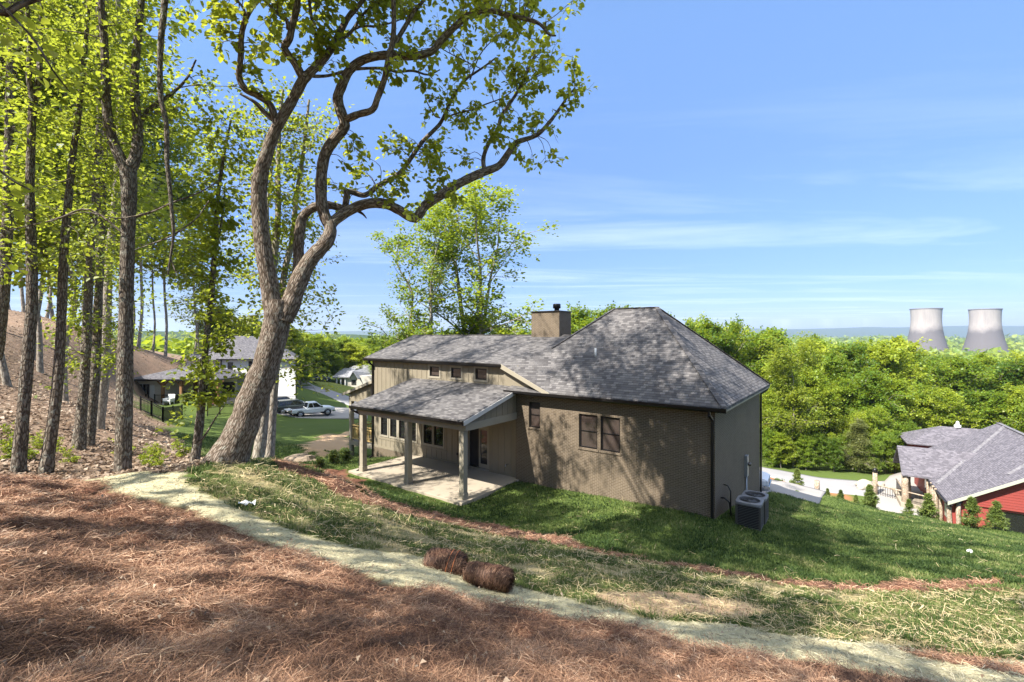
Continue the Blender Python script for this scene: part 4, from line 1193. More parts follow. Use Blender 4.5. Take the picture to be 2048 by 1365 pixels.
traced('woodland_vine', 'bare brown hanging vine stem dangling beside the forked grey tree',
       [([(333, -60), (328, 20), (322, 80), (320, 140), (322, 200), (333, 250), (334, 320), (340, 380), (344, 430), (347, 470), (340, 520), (336, 550)], [12, 11, 10, 9, 8, 7, 5, 3], 9.9, 10.1)],
       -200, c1, m_barkB, m_leafB, (.5, 1), .5, (.075, .125), seed=24,
       extra=[([(347, 470), (320, 482), (270, 500)], [3, 3, 2], 10.1, 10.2), ([(340, 408), (300, 425), (235, 437), (170, 425), (100, 440)], [3, 3, 2, 2], 10.1, 10.0), ([(342, 520), (352, 545), (355, 548)], [3, 2, 1], 10.1, 10.1),
              ([(347, 470), (370, 455), (395, 435), (418, 402)], [4, 3, 2], 10.1, 10.4)])['category'] = 'vine'
traced('woodland_tree', 'thin young tree with tiered leafy sprays left of the leaning oak',
       [([(387, 940), (394, 890), (402, 820), (406, 760), (412, 690), (422, 600), (428, 520), (432, 470), (434, 420), (440, 360), (452, 290), (462, 240)], [20, 16, 14, 12, 11, 10, 9, 8, 7, 5, 3], 12.2, 12.6),
        ([(432, 490), (440, 460), (446, 420), (450, 370)], [6, 5, 4, 2], 12.5, 12.8)],
       800, dict(c1, nleaf=4), m_barkB, m_leafB, (.4, 1.15), 6.0, (.09, .15), seed=25, low=[(350, 830, 12, 8, .3), (360, 850, 12, 6, .3), (430, 780, 12.4, 9, .3), (400, 700, 12.3, 8, .3), (460, 740, 12.4, 7, .25), (370, 760, 12.2, 7, .3), (480, 620, 12.5, 8, .35), (450, 560, 12.5, 8, .35)],
       extra=[([(392, 895), (412, 868), (432, 835), (446, 815)], [5, 4, 3, 2], 12.2, 12.0)])
_tw = dict(c1, nleaf=5, spread=.13)
traced('woodland_tree', 'tall pale trunk close behind the leaning oak, left of its twin',
       [([(513, 930), (522, 880), (530, 800), (536, 700), (540, 600), (548, 520), (556, 440), (556, 340), (560, 240), (566, 180)], [24, 20, 18, 15, 13, 10, 7, 4], 14.2, 15.0)],
       720, _tw, m_barkC, m_leafB, (.7, 1.9), 4.0, (.085, .14), seed=26)
traced('woodland_tree', 'tall pale trunk behind the leaning oak, right of its twin, with a leafy crown',
       [([(538, 925), (541, 870), (546, 800), (552, 720), (560, 620), (570, 540), (585, 480), (592, 400), (602, 340), (612, 260), (618, 200)], [21, 17, 16, 13, 11, 9, 7, 4], 14.8, 15.6),
        ([(562, 600), (545, 520), (535, 420), (545, 330), (555, 260)], [8, 6, 4, 2], 15.0, 15.4)],
       760, _tw, m_barkC, m_leafB, (.7, 2.0), 4.2, (.085, .14), seed=27, low=[(600, 700, 15, 18, .5), (615, 640, 15, 12, .4), (590, 760, 14.6, 10, .4), (640, 600, 15, 6, .4)])
# clump of three trunks down the slope
for i, (bx, tx, Y, lb) in enumerate([(158, 192, 15.2, 'front trunk of the close clump on the hillside leaf litter'), (178, 205, 16.2, 'thicker middle trunk of the close clump on the hillside'), (196, 232, 19.5, 'pale rear trunk of the close clump on the hillside')]):
    traced('woodland_tree', lb, [([(bx - 2, 915 - i * 12), (bx + 4, 840), (bx + 12, 740), (bx + 17, 640), (bx + 22, 520), (tx, 380), (tx + 8, 200), (tx + 4, 0), (tx + 10, -200), (tx + 30, -460)], [26 - 4 * i, 18, 16 + 2 * i, 15, 13, 11, 9, 6, 4], Y, Y + 1)],
           720, _tw, m_barkB if i < 2 else m_barkC, m_leafB, (.7, 2.1), 3.4, (.085, .14), seed=30 + i)
traced('woodland_tree', 'trunk cut by the left border of the photo, above the bare slope',
       [([(-12, 720), (0, 640), (8, 560), (14, 470), (16, 400), (20, 200), (24, -60)], [24, 22, 20, 18, 15, 9], 14.5, 14.5)], 520, _tw, m_barkB, m_leafB, (.7, 2.0), 3.0, (.085, .14), seed=36)
# an overhanging bough close to the viewer: big leaves at the top left
traced('basswood_tree', 'near bough with large bright leaves hanging in at the top left corner',
       [([(-1500, 1500), (-1250, 700), (-1000, 200), (-700, 20), (-350, -60), (-60, -40)], [90, 70, 50, 34, 20, 12], 2.6, 3.0), ([(-60, -40), (0, 25), (40, 10), (95, -8)], [16, 13, 8], 3.0, 3.1),
        ([(-40, -30), (60, 70), (105, 140), (140, 185)], [5, 4, 2], 3.0, 3.2), ([(-300, 20), (-100, 250), (10, 350), (60, 380)], [8, 5, 3], 2.8, 2.9), ([(-100, 250), (-20, 480), (20, 540)], [4, 3, 2], 2.8, 2.8)],
       -9999, c1, m_barkB, m_leafB, (.3, .6), 0, (.05, .085), seed=40,
       low=[(20, 20, 3.2, 6, .09), (75, 80, 3.3, 5, .07), (100, 140, 3.3, 4, .06), (125, 180, 3.4, 3, .05), (15, 380, 3.1, 5, .07), (45, 395, 3.1, 3, .05), (0, 535, 3.0, 2, .04)])

# woods ---------------------------------------------------------------------------------------------------------
random.seed(9)
LW = 'trees of the wood on the left hillside'
k = 0
for (px, Y, top) in [(20, 26, -180), (130, 25, -100), (-60, 24, -200), (60, 38, -60), (275, 74, 130), (225, 72, 100), (170, 70, 70), (110, 68, 40), (50, 64, 0), (330, 80, 200), (385, 88, 260), (-20, 42, -80), (20, 60, 60), (90, 65, 110), (150, 76, 130), (210, 78, 150), (260, 84, 190), (305, 80, 240), (400, 92, 480), (80, 34, -80), (120, 85, 190), (-60, 60, 60)]:
    plant_px('sparse' if px > 255 or Y > 55 else 'slim%d' % (k % 3), px, Y, top, random.uniform(.9, 1.25), label='slender woodland tree among the yellow-green wood on the left hillside', group=LW); k += 1
# middle distance, beyond the white house and the street
MW = 'trees beyond the street'
for (px, Y, top, wd) in [(440, 95, 610, 1.2), (480, 100, 640, 1.2), (500, 105, 630, 1.1), (530, 110, 655, 1.2), (575, 105, 650, 1.2), (610, 120, 660, 1.1), (632, 118, 668, 1.1), (655, 125, 672, 1.1), (690, 130, 668, 1.0), (715, 128, 680, 1.1), (740, 135, 672, 1.0), (775, 150, 668, 1.1), (800, 140, 665, 1.2), (825, 150, 672, 1.1),
                         (760, 125, 690, 1.1), (600, 100, 690, 1.0), (560, 90, 690, .9), (672, 122, 700, .8), (700, 160, 676, 1.2), (640, 160, 678, 1.2), (850, 110, 668, 1.1), (880, 100, 660, 1.2), (1010, 95, 655, 1.2), (1050, 90, 660, 1.1)]:
    plant_px('wood%d' % (k % 4), px, Y, top + 10, wd * 1.15, label='rounded green tree in the row beyond the street and the white house', group=MW); k += 1
plant_px('airy', 842, 47, 465, 1.1, label='tall airy tree behind the low roof, left of the two', name='tall_oak_tree', rz=.6)
plant_px('airy', 950, 50, 405, 1.3, label='tall airy oak rising behind the low roof left of the chimney', name='tall_oak_tree', rz=2.2)
# the wood on the right
RW = 'trees of the wood on the right'
row = []
for (px, Y, top, wd) in [(1538, 56, 862, .8), (1562, 55.5, 868, .9), (1612, 55, 876, .9), (1640, 55.5, 870, .8), (1668, 54.5, 880, .9), (1745, 54, 885, .9), (1700, 56, 868, .8), (1770, 55, 872, .8), (1790, 56, 868, .9), (1830, 58, 880, .9)]:
    row.append((px, Y, top - 20, wd * 1.3, 'small bushy understorey tree close behind the lane'))
for (px, Y, top, wd) in [(1165, 70, 632, 1.0), (1205, 68, 622, 1.0), (1250, 72, 628, 1.0), (1300, 75, 640, 1.0), (1385, 70, 640, 1.0), (1430, 66, 636, 1.05), (1470, 72, 646, 1.0), (1510, 68, 655, 1.0), (1555, 76, 664, 1.0), (1600, 72, 668, 1.0), (1635, 80, 664, 1.0), (1675, 74, 678, 1.0), (1715, 80, 680, 1.05), (1755, 76, 674, 1.05),
                         (1790, 82, 668, 1.1), (1830, 78, 690, 1.1), (1875, 84, 704, 1.1), (1920, 78, 702, 1.1), (1965, 84, 698, 1.15), (2010, 78, 706, 1.1), (2060, 82, 700, 1.1), (2110, 74, 710, 1.1)]:
    row.append((px, Y, top, wd, 'round crowned tree on the skyline row of the wood on the right'))
for (px, Y, top, wd) in [(1545, 62, 715, .9), (1570, 60, 735, .85), (1640, 64, 750, .95), (1690, 66, 740, .95), (1740, 64, 730, 1.0), (1790, 66, 745, 1.0), (1840, 68, 760, 1.0), (1885, 66, 765, 1.0), (1935, 68, 770, 1.0), (1985, 66, 770, 1.05), (2035, 64, 765, 1.05), (1600, 66, 720, .9), (1660, 68, 700, .95), (2080, 60, 780, 1.0),
                         (1560, 57, 800, .8), (1615, 59, 830, .8), (1665, 58, 850, .75), (1775, 58, 850, .8), (1850, 60, 860, .8), (1755, 60, 800, .9), (1540, 58, 770, .7), (1705, 60, 810, .85), (1820, 60, 830, .85), (1900, 58, 850, .8), (1590, 60, 790, .8)]:
    row.append((px, Y, top, wd, 'lower bushy tree along the front edge of the wood on the right'))
for (px, Y, top, wd, lb) in row:
    plant_px('wood%d' % (k % 4), px, Y, top + ((22 if px > 1520 else 16 if px > 1340 else 4) if 'skyline' in lb else 20), wd * random.uniform(.8, 1.05), label=lb, group=RW + (', skyline' if 'skyline' in lb else ', understorey' if 'understorey' in lb else ', front edge')); k += 1
plant_px('slim0', 1586, 56.5, 700, 1.05, label='bright yellow tree with a pale trunk standing beside the road', name='yellow_tree')
plant_px('pine', 1716, 55, 832, 1.25, label='dull green bushy pine at the edge of the wood by the road')
# conifers planted along the drive
for i, (px, py, Y, h, lb) in enumerate([(1682, 996, 33.5, 1.05, 'small round conifer by the mulch strip right of the timber post'), (1712, 1003, 33.3, .9, 'thin sparse sapling beside the mulch strip'), (1740, 1017, 32.2, 1.75, 'pointed green conifer before the white drive'),
                                          (1818, 1032, 32.5, 1.25, 'low conifer in front of the stone heap'), (1858, 1042, 32.0, 1.9, 'dark pointed conifer before the red house columns'), (1944, 1070, 30.5, 2.0, 'sparse yellowing conifer at the red garage corner'),
                                          (1992, 1078, 30.3, 1.85, 'dense conifer before the garage windows'), (1594, 968, 32.8, 1.5, 'bushy conifer behind the pale driveway'), (1655, 985, 33, .8, 'tiny conifer beside the timber post')]):
    x = (px - CX) / F * Y
    plant('conifer%d' % (i % 2), x, Y, h, 1.0, lb, 'conifer', 'young conifers along the lawn edge')
for i, (px, Y, h, lb) in enumerate([(668, 25.5, .55, 'dark evergreen shrub beside the deck post'), (690, 26.5, .6, 'reddish green shrub next to the deck post'), (640, 24.5, .4, 'small dark shrub behind the bank crest'), (1556, 34, .6, 'low shrub beside the driveway kerb'), (372, 57, 1.1, 'shrub by the white house patio')]):
    x = (px - CX) / F * Y; plant('shrub', x, Y, h, 1.1, lb, 'shrub', 'shrubs')
US = 'leafy seedlings on the hillside'
for i in range(20):
    px = random.uniform(20, 255) if i < 14 else random.uniform(270, 380); Y = random.uniform(11.5, 16)
    x = (px - CX) / F * Y; plant('sapling', x, Y, random.uniform(.25, .65), 1.0, 'bright leafy seedling in the litter below the left hand trunks', 'seedling', US)
# trees behind the viewer that dapple the yard
for i, (x, y, h, w) in enumerate([(-7.9, -1.2, 12.5, .7), (-12.5, 1.5, 21, .85), (-3.2, -3.4, 12.5, .95), (-1.5, -5, 23, .8), (-6, -11, 23, .9), (6, -5, 20, .8)]):
    plant('shade', x, y, h, w, 'tall tree of the wood on the slope above the yard', 'tree', 'trees above the yard')

for _k, _r in protos.items():
    if _k not in _used:
        for _c in list(_r.children): bpy.data.objects.remove(_c)
        bpy.data.objects.remove(_r)
# ------------------------------------------------------------------ cooling towers and far country
def tower_mat():
    m, nt = mat_new('tower_concrete'); ob = node(nt, 'ShaderNodeTexCoord').outputs['Object']
    z = node(nt, 'ShaderNodeSeparateXYZ', {0: ob}).outputs[2]
    n1 = noise(nt, scaled(nt, ob, (1, 1, .12)), .12, 5, .7); n2 = noise(nt, ob, .03, 4)
    f = math_(nt, 'ADD', z, math_(nt, 'MULTIPLY', math_(nt, 'SUBTRACT', n2, .5), 40.0))
    f = math_(nt, 'ADD', f, math_(nt, 'MULTIPLY', math_(nt, 'SUBTRACT', n1, .5), 16.0))
    w = math_(nt, 'MULTIPLY_ADD', f, 1 / 14, -63 / 14, True)
    c = mixc(nt, w, (.125, .112, .110), (.39, .345, .31))
    c = mixc(nt, math_(nt, 'MULTIPLY_ADD', n1, 1.2, -.35, True), c, (.12, .108, .105))
    ring = math_(nt, 'LESS_THAN', math_(nt, 'FRACT', math_(nt, 'DIVIDE', z, 3.2)), .12)
    c = mixc(nt, math_(nt, 'MULTIPLY', ring, .12), c, (.2, .18, .17))
    finish(nt, c, .9, None, spec=.1)
    return m


m_tower = tower_mat()
for cx, wtop, ztop, lb in [(1852, 67, 57.5, 'left of the two concrete cooling towers on the horizon'), (1970, 69.5, 56.5, 'right of the two concrete cooling towers on the horizon')]:
    Y = 1000.; x = (cx - CX) / F * Y; r = wtop / 2 / F * Y * math.cos(math.atan((cx - CX) / F))
    t = empty('cooling_tower', (x, Y, -55), 0, lb, 'cooling tower', 'cooling towers')
    h = ztop + 55; pf = []
    for i in range(33):
        u = i / 32; z = u * h; zt_ = .80
        rr = r * .95 * math.sqrt(1 + ((u - zt_) / .62) ** 2 * (1.25 if u < zt_ else .95)); pf.append((rr, z))
    pf += [(pf[-1][0] - 1.2, h), (pf[-6][0] - 1.5, pf[-6][1])]
    sh = MB(); sh.lathe(pf, (0, 0, 0), 64); part('shell', sh, m_tower, t)
    part('rim', MB().lathe([(pf[32][0] + .5, h - 1.5), (pf[32][0] + .8, h + .4), (pf[32][0] - .9, h + .5)], (0, 0, 0), 64), M_plain('rim_concrete', (.16, .15, .15)), t)
pl_ = empty('power_plant', ((1905 - CX) / F * 900, 900, -55), 0, 'low pale plant buildings at the foot of the towers', 'plant')
b = MB(); b.box(-60, 0, 0, -14, 30, 20).box(-18, -6, 0, 26, 20, 16).box(20, 5, 0, 60, 30, 11); part('block', b, m_white, pl_)
part('windows', MB().box(-58, -.4, 8, -40, -.05, 15).box(-36, -.4, 4, -20, -.05, 15), m_steel, pl_)
part('stack', MB().box(-8, 2, 16, 0, 8, 26).box(34, 10, 11, 40, 16, 19), m_white, pl_)


def far_ridge(name, label, pts, depth, mat):
    """hills as terrain: a crest line with slopes on both sides"""
    P = path(pts, 10); V, fcs = [], []; m_ = 9
    for i, p in enumerate(P):
        for j in range(m_):
            u = j / (m_ - 1) * 2 - 1; prof = (1 - abs(u)) ** .8
            n_ = (vnoise(i * .7 + j * 3.1, j * 1.7, 3.0, 40) - .5) * .22 * prof * p[2]
            V.append((p[0], p[1] + u * depth, -70 + (p[2] + 70) * prof + n_))
    k = len(P)
    fcs = [(i * m_ + j, (i + 1) * m_ + j, (i + 1) * m_ + j + 1, i * m_ + j + 1) for i in range(k - 1) for j in range(m_ - 1)]
    o = fast_mesh(name, np.array(V), np.array(fcs), mat, None, None, True); return tag(o, label, 'hills', None, 'structure')


m_hill = M_plain('wooded_hill', (.035, .06, .025), (.06, .085, .035), .02, .95, .0, .05, 0, .08)
Yr = 6500.
far_ridge('distant_ridge', 'long blue ridge on the horizon', [((px - CX) / F * Yr, Yr, (HY - py) / F * Yr) for px, py in [(-900, 655), (-300, 660), (200, 662), (600, 664), (900, 660), (1200, 658), (1500, 658), (1700, 656), (1850, 654.5), (2048, 652.5), (2400, 655), (3000, 660)]], 1500, m_hill)
Yr = 900.
far_ridge('wooded_hills', 'low wooded hills beyond the street', [((px - CX) / F * Yr, Yr, (HY - py) / F * Yr) for px, py in [(-400, 640), (0, 655), (300, 662), (520, 668), (650, 668), (740, 671), (800, 676), (900, 684), (1000, 690), (1150, 694)]], 260, m_hill)


def canopy(name, label, n, fx, size, mat, seed):
    """a far-off wood seen as one mass of treetops"""
    rg = np.random.default_rng(seed); c = fx(rg, n); n = len(c)
    d = np.hypot(c[:, 0], c[:, 1]); q = 26
    s = size(d) * rg.uniform(.6, 1.35, n)
    u = unit(rg.normal(0, 1, (n, q, 3)) * [1, 1, .8] + [0, 0, .35])
    P = c[:, None] + u * s[:, None, None] * [1, 1, .9] + [0, 0, 1] * (s * .2)[:, None, None]
    P = P.reshape(-1, 3); ax = unit(rg.normal(0, 1, P.shape)); L = np.repeat(s, q) * rg.uniform(.35, .8, len(P))
    o = leaf_mesh(name, P, ax, L, L * .9, mat, None, np.repeat(rg.uniform(.2, .9, n), q) + rg.normal(0, .1, len(P)))
    return tag(o, label, 'woodland', None, 'stuff')


def plain(rg, n):
    Y = np.exp(rg.uniform(math.log(140), math.log(3800), n)); X = rg.uniform(-.2, 1.5, n) * Y
    ok = ((X / Y > .35) | (Y > 250)) & ~((abs(X - 955) < 190) & (abs(Y - 950) < 110)); X, Y = X[ok], Y[ok]
    return np.stack([X, Y, gz(X, Y) + 5 * rg.random(len(X))], -1)


def hills(rg, n):
    Y = np.exp(rg.uniform(math.log(170), math.log(880), n)); X = rg.uniform(-1.1, .2, n) * Y
    z = gz(X, Y) + 5
    crest = np.interp(CX + F * X / Y, [-400, 0, 300, 520, 650, 740, 800, 900, 1000, 1150], [640, 655, 662, 668, 668, 671, 676, 684, 690, 694])
    zr = -70 + ((HY - crest) / F * 900 + 70) * np.clip(1 - abs(Y - 900) / 260, 0, 1) ** .8
    return np.stack([X, Y, np.maximum(z, zr)], -1)


canopy('far_woodland', 'hazy wooded plain stretching out to the cooling towers', 5200, plain, lambda d: np.clip(5 + d * .006, 5, 24), m_leafC, 1)
canopy('hillside_woodland', 'distant treetops on the low hills beyond the street', 3000, hills, lambda d: np.clip(4.5 + d * .003, 4, 8), m_leafC, 2)
# ------------------------------------------------------------------ paving
m_road = M_plain('grey_asphalt', (.23, .225, .225), (.29, .28, .275), .5, .9, .15, .15)
m_drive = M_plain('driveway_concrete', (.33, .305, .275), (.28, .26, .235), .5, .85, .1, .2)


def strip(name, A, B, mat, label, dz=.04, rows=10, cols=60, skirt=.12):
    A, B = [np.array(k, float)[:2] for k in A], [np.array(k, float)[:2] for k in B]

    def rs(L):
        L = np.array(L); s = np.r_[0, np.cumsum(np.linalg.norm(np.diff(L, axis=0), axis=1))]; q = np.linspace(0, s[-1], cols)
        return np.stack([np.interp(q, s, L[:, 0]), np.interp(q, s, L[:, 1])], -1)
    a, b = rs(A), rs(B); u = np.linspace(0, 1, rows)[:, None, None]; G = a[None] * (1 - u) + b[None] * u
    Z = gz(G[..., 0], G[..., 1]); Z = Z.mean(0, keepdims=True) * .5 + Z * .5
    Z = np.maximum(Z, gz(G[..., 0], G[..., 1])) + dz
    V = np.concatenate([G, Z[..., None]], -1).reshape(-1, 3); i_ = np.arange(rows * cols).reshape(rows, cols)
    fc = np.stack([i_[:-1, :-1], i_[:-1, 1:], i_[1:, 1:], i_[1:, :-1]], -1).reshape(-1, 4)
    o = fast_mesh(name, V, fc, mat, None, None, True)
    sld = o.modifiers.new('thick', 'SOLIDIFY'); sld.thickness = skirt; sld.offset = 0 if dz < 0 else -1
    # face up
    if np.cross(V[1] - V[0], V[cols] - V[0])[2] < 0:
        o.data.flip_normals()
    return tag(o, label, 'paving', None, 'structure')


W = lambda px, py, Y: at(px, py, Y)[:2]
Hloc = lambda x, y: hw(-x, y)
strip('driveway', [Hloc(-6, 17), Hloc(0, 17), W(1600, 968, 32.5), W(1652, 988, 31.5)], [Hloc(-6, 9.8), Hloc(0.1, 9.8), W(1560, 1000, 27), W(1636, 1017, 27.6)], m_drive, 'pale concrete driveway beside the brick house')
strip('road', [W(1440, 905, 60), W(1535, 935, 54), W(1640, 955, 51), W(1735, 972, 49.5), W(1800, 985, 50)], [W(1440, 925, 55), W(1553, 956, 49.5), W(1644, 980, 46.5), W(1730, 997, 45), W(1800, 1010, 45)], m_road, 'grey lane curving past the wood')
strip('paved_court', [W(1755, 985, 47), W(1780, 973, 52), W(1830, 960, 56), W(1900, 955, 58)], [W(1752, 1022, 41.5), W(1830, 1035, 39.5), W(1880, 1020, 41), W(1960, 1000, 44)], m_drive, 'white concrete court before the red house', .06)
strip('house_driveway', [W(548, 812, 66.2), W(592, 797, 70), W(640, 803, 70), W(735, 828, 68)], [W(540, 838, 60), W(600, 846, 58), W(690, 838, 60), W(735, 836, 62)], m_drive, 'concrete driveway of the white house', .06)
strip('street', [W(540, 762, 112), W(593, 776, 103), W(640, 792, 90), W(700, 815, 76), W(760, 840, 66)], [W(540, 755, 122), W(605, 768, 112), W(660, 780, 100), W(720, 797, 86), W(800, 820, 74)], m_road, 'grey street passing the white house', .08)
strip('front_lawn', [W(600, 762, 118), W(640, 776, 106), W(700, 790, 95)], [W(618, 757, 124), W(660, 766, 118), W(735, 780, 112)], M_plain('yellow_green_lawn', (.16, .19, .045), (.20, .21, .06), .4, .95, .2, .05), 'yellow green lawn across the street', .06)  # lawn strip in a paler yellow green than the near turf

# ------------------------------------------------------------------ white house
m_lap = M_plain('white_boards', (.72, .71, .69), (.66, .655, .64), .8, .55, .05, .25)
m_roofD = M_shingle('charcoal_shingles', (.060, .058, .065), (.105, .10, .11), (.17, .165, .17))
m_timber = M_plain('honey_timber', (.33, .18, .08), (.25, .13, .06), 4, .6, .1, .2)
m_cream = M_plain('cream_boards', (.62, .56, .48), (.56, .51, .44), .8, .6, .05, .2)
m_dim = M_plain('dim_interior', (.06, .055, .05), (.03, .03, .03), 2, .8)
YW = 65.0
wx = lambda px, Y=YW: (px - CX) / F * Y
wz = lambda py, Y=YW: (HY - py) / F * Y
wo = np.array([wx(520), YW, -10.2])
wh = empty('white_house', wo, 0, 'two storey white house with dark hip roof beyond the lawn', 'house')


def LB_(mb):
    mb.v = [tuple(np.array(v) - wo) for v in mb.v]; return mb


x0, x1, xl = wx(443), wx(592), wx(343); ze = wz(718); gnd = -11.2
mb = MB()
hw1 = [(wx(455), wx(466), wz(744), wz(725)), (wx(497), wx(505), wz(742), wz(723)), (wx(455), wx(466), wz(788), wz(765)), (wx(548), wx(579), wz(815.5), wz(795))]
wall_x(mb, x0, x1, gnd, ze, YW, hw1, .15)
x1b = x1 - 4.9
mb.add([(x1, YW, gnd), (x1b, YW + 10, gnd), (x1b, YW + 10, ze), (x1, YW, ze)], [(0, 1, 2, 3)])
mb.add([(xl, YW + 3, gnd), (x0, YW + 3, gnd), (x0, YW + 3, ze), (xl, YW + 3, ze)], [(0, 1, 2, 3)])
mb.add([(x0, YW, gnd), (x0, YW + 3, gnd), (x0, YW + 3, ze), (x0, YW, ze)], [(3, 2, 1, 0)])
mb.add([(xl, YW + 10, gnd), (xl, YW + 3, gnd), (xl, YW + 3, ze), (xl, YW + 10, ze)], [(0, 1, 2, 3)])
mb.add([(x1b, YW + 10, gnd), (xl, YW + 10, gnd), (xl, YW + 10, ze), (x1b, YW + 10, ze)], [(0, 1, 2, 3)])
for x in np.arange(x0 + .3, x1, .45):
    if not any(h[0] - .05 < x < h[1] + .05 for h in hw1): mb.box(x - .025, YW - .02, gnd, x + .025, YW + .005, ze)
mb.box(x0, YW - .03, wz(793), x1, YW + .004, wz(791))
part('wall', LB_(mb), m_lap, wh)
for h in hw1[:3]:
    f = MB(); f.box(h[0], YW + .03, h[2], h[1], YW + .09, h[3]); w = part('window', LB_(f), m_black, wh)
    part('pane', LB_(MB().box(h[0] + .07, YW + .015, h[2] + .07, h[1] - .07, YW + .026, (h[2] + h[3]) / 2 - .03).box(h[0] + .07, YW + .015, (h[2] + h[3]) / 2 + .03, h[1] - .07, YW + .026, h[3] - .07)), m_glass, w)
gd = MB().box(hw1[3][0], YW + 1.2, hw1[3][2], hw1[3][1], YW + 1.25, hw1[3][3]); part('garage_opening', LB_(gd), m_dim, wh)
rf = MB(); e = .5; pz = wz(672, YW + 5)
ra, rb = (wx(470, YW + 5), YW + 5, pz), (wx(530, YW + 5), YW + 5, pz - .1)
rf.slab([(x0 - .4, YW - e, ze), (x1 + e, YW - e, ze), rb, ra], (0, 0, -.15)); rf.slab([(x1 + e, YW - e, ze), (x1b + e, YW + 10.5, ze), rb], (0, 0, -.15))
rf.slab([(xl - e, YW + 2.5, ze), (x0 - .4, YW + 2.5, ze), (x0 - .4, YW - e, ze), ra], (0, 0, -.15)); rf.slab([(xl - e, YW + 10.5, ze), (xl - e, YW + 2.5, ze), ra], (0, 0, -.15))
rf.slab([(x1b + e, YW + 10.5, ze), (xl - e, YW + 10.5, ze), ra, rb], (0, 0, -.15))
part('roof', LB_(rf), m_roofD, wh)
gt = MB(); gt.box(x0 - .4, YW - e - .1, ze - .16, x1 + e, YW - e + .02, ze - .01).box(xl - e, YW + 2.4, ze - .16, x0 - .5, YW + 2.5, ze - .01).box(x0 - .06, YW - .12, gnd, x0 + .04, YW - .02, ze - .1).box(x1 - .02, YW - .12, gnd + 1.5, x1 + .08, YW - .02, ze - .1)
part('gutter', LB_(gt), m_black, wh)
# the low wing with its porch
YL = 59.0; lx = lambda px: wx(px, YL); lz = lambda py: wz(py, YL)
mb = MB(); hl = [(lx(277), lx(299), lz(791), lz(768)), (lx(351), lx(360), lz(797), lz(768))]
wall_x(mb, lx(266), lx(330), -10, lz(758), YL, hl[:1], .12); wall_x(mb, lx(330), lx(443), -10, lz(758), YL + 3.4, [], .12)
mb.add([(lx(330), YL, -10), (lx(330), YL + 3.4, -10), (lx(330), YL + 3.4, lz(758)), (lx(330), YL, lz(758))], [(0, 1, 2, 3)])
part('wing_wall', LB_(mb), m_cream, wh)
mb = MB(); mb.box(lx(268), YL - .05, -9.8, lx(276), YL - .003, lz(769)).box(lx(300), YL - .05, -9.8, lx(309), YL - .003, lz(771)).box(lx(268), YL - .06, -9.8, lx(309), YL - .003, lz(794))
part('white_panels', LB_(mb), m_lap, wh)
f = MB(); a, b, c, d = hl[0]
for k in range(3): f.box(a + (b - a) * k / 3 + .03, YL + .03, c + .05, a + (b - a) * (k + 1) / 3 - .03, YL + .05, d - .05)
w = part('window', LB_(MB().box(a, YL + .05, c, b, YL + .1, d)), m_lap, wh); part('pane', LB_(f), m_glass, w)
mb = MB().box(lx(351), YL + 3.3, -9, lx(359), YL + 3.39, lz(768)); part('door', LB_(mb), m_timber, wh)
mb = MB().box(lx(372), YL + 3.3, lz(800), lx(400), YL + 3.38, lz(775)).box(lx(412), YL + 3.3, lz(795), lx(438), YL + 3.38, lz(770)); part('porch_window', LB_(mb), m_glass, wh)
mb = MB(); pk = (lx(383), YL + 2.2, lz(728)); ez = lz(757.5)
A_, B_, C_, D_ = (lx(264), YL - .9, ez), (lx(447), YL - .9, ez), (lx(447), YL + 6, ez), (lx(264), YL + 6, ez)
for t_ in ((A_, B_, pk), (B_, C_, pk), (C_, D_, pk), (D_, A_, pk)): mb.slab(t_, (0, 0, -.12))
part('wing_roof', LB_(mb), m_roofD, wh)
part('wing_gutter', LB_(MB().box(A_[0], A_[1] - .08, ez - .22, B_[0], A_[1] + .04, ez - .02)), m_black, wh)
for px in (331, 367.5, 440):
    mb = MB(); X = lx(px); mb.box(X - .14, YL - .6, -9.5, X + .14, YL - .3, ez - .2); mb.bar((X - .7, YL - .45, ez - .25), (X, YL - .45, ez - 1.0), .12, .14, (0, 1, 0)); mb.bar((X + .7, YL - .45, ez - .25), (X, YL - .45, ez - 1.0), .12, .14, (0, 1, 0))
    part('porch_post', LB_(mb), m_timber, wh)
rl = MB(); xa, xb = lx(318), lx(366)
rl.box(xa, YL - .75, lz(789.5), xb, YL - .7, lz(788.5))
for X in np.arange(xa, xb, .16): rl.box(X - .012, YL - .74, lz(805), X + .012, YL - .71, lz(789))
for X in (lx(301), lx(306), xa, xb): rl.box(X - .05, YL - .78, lz(806), X + .05, YL - .68, lz(787))
part('porch_railing', LB_(rl), m_black, wh)
pf = MB().box(lx(262), YL - 1.2, -11, lx(447), YL + 3.4, lz(806)); part('porch_floor', LB_(pf), m_conc, wh)
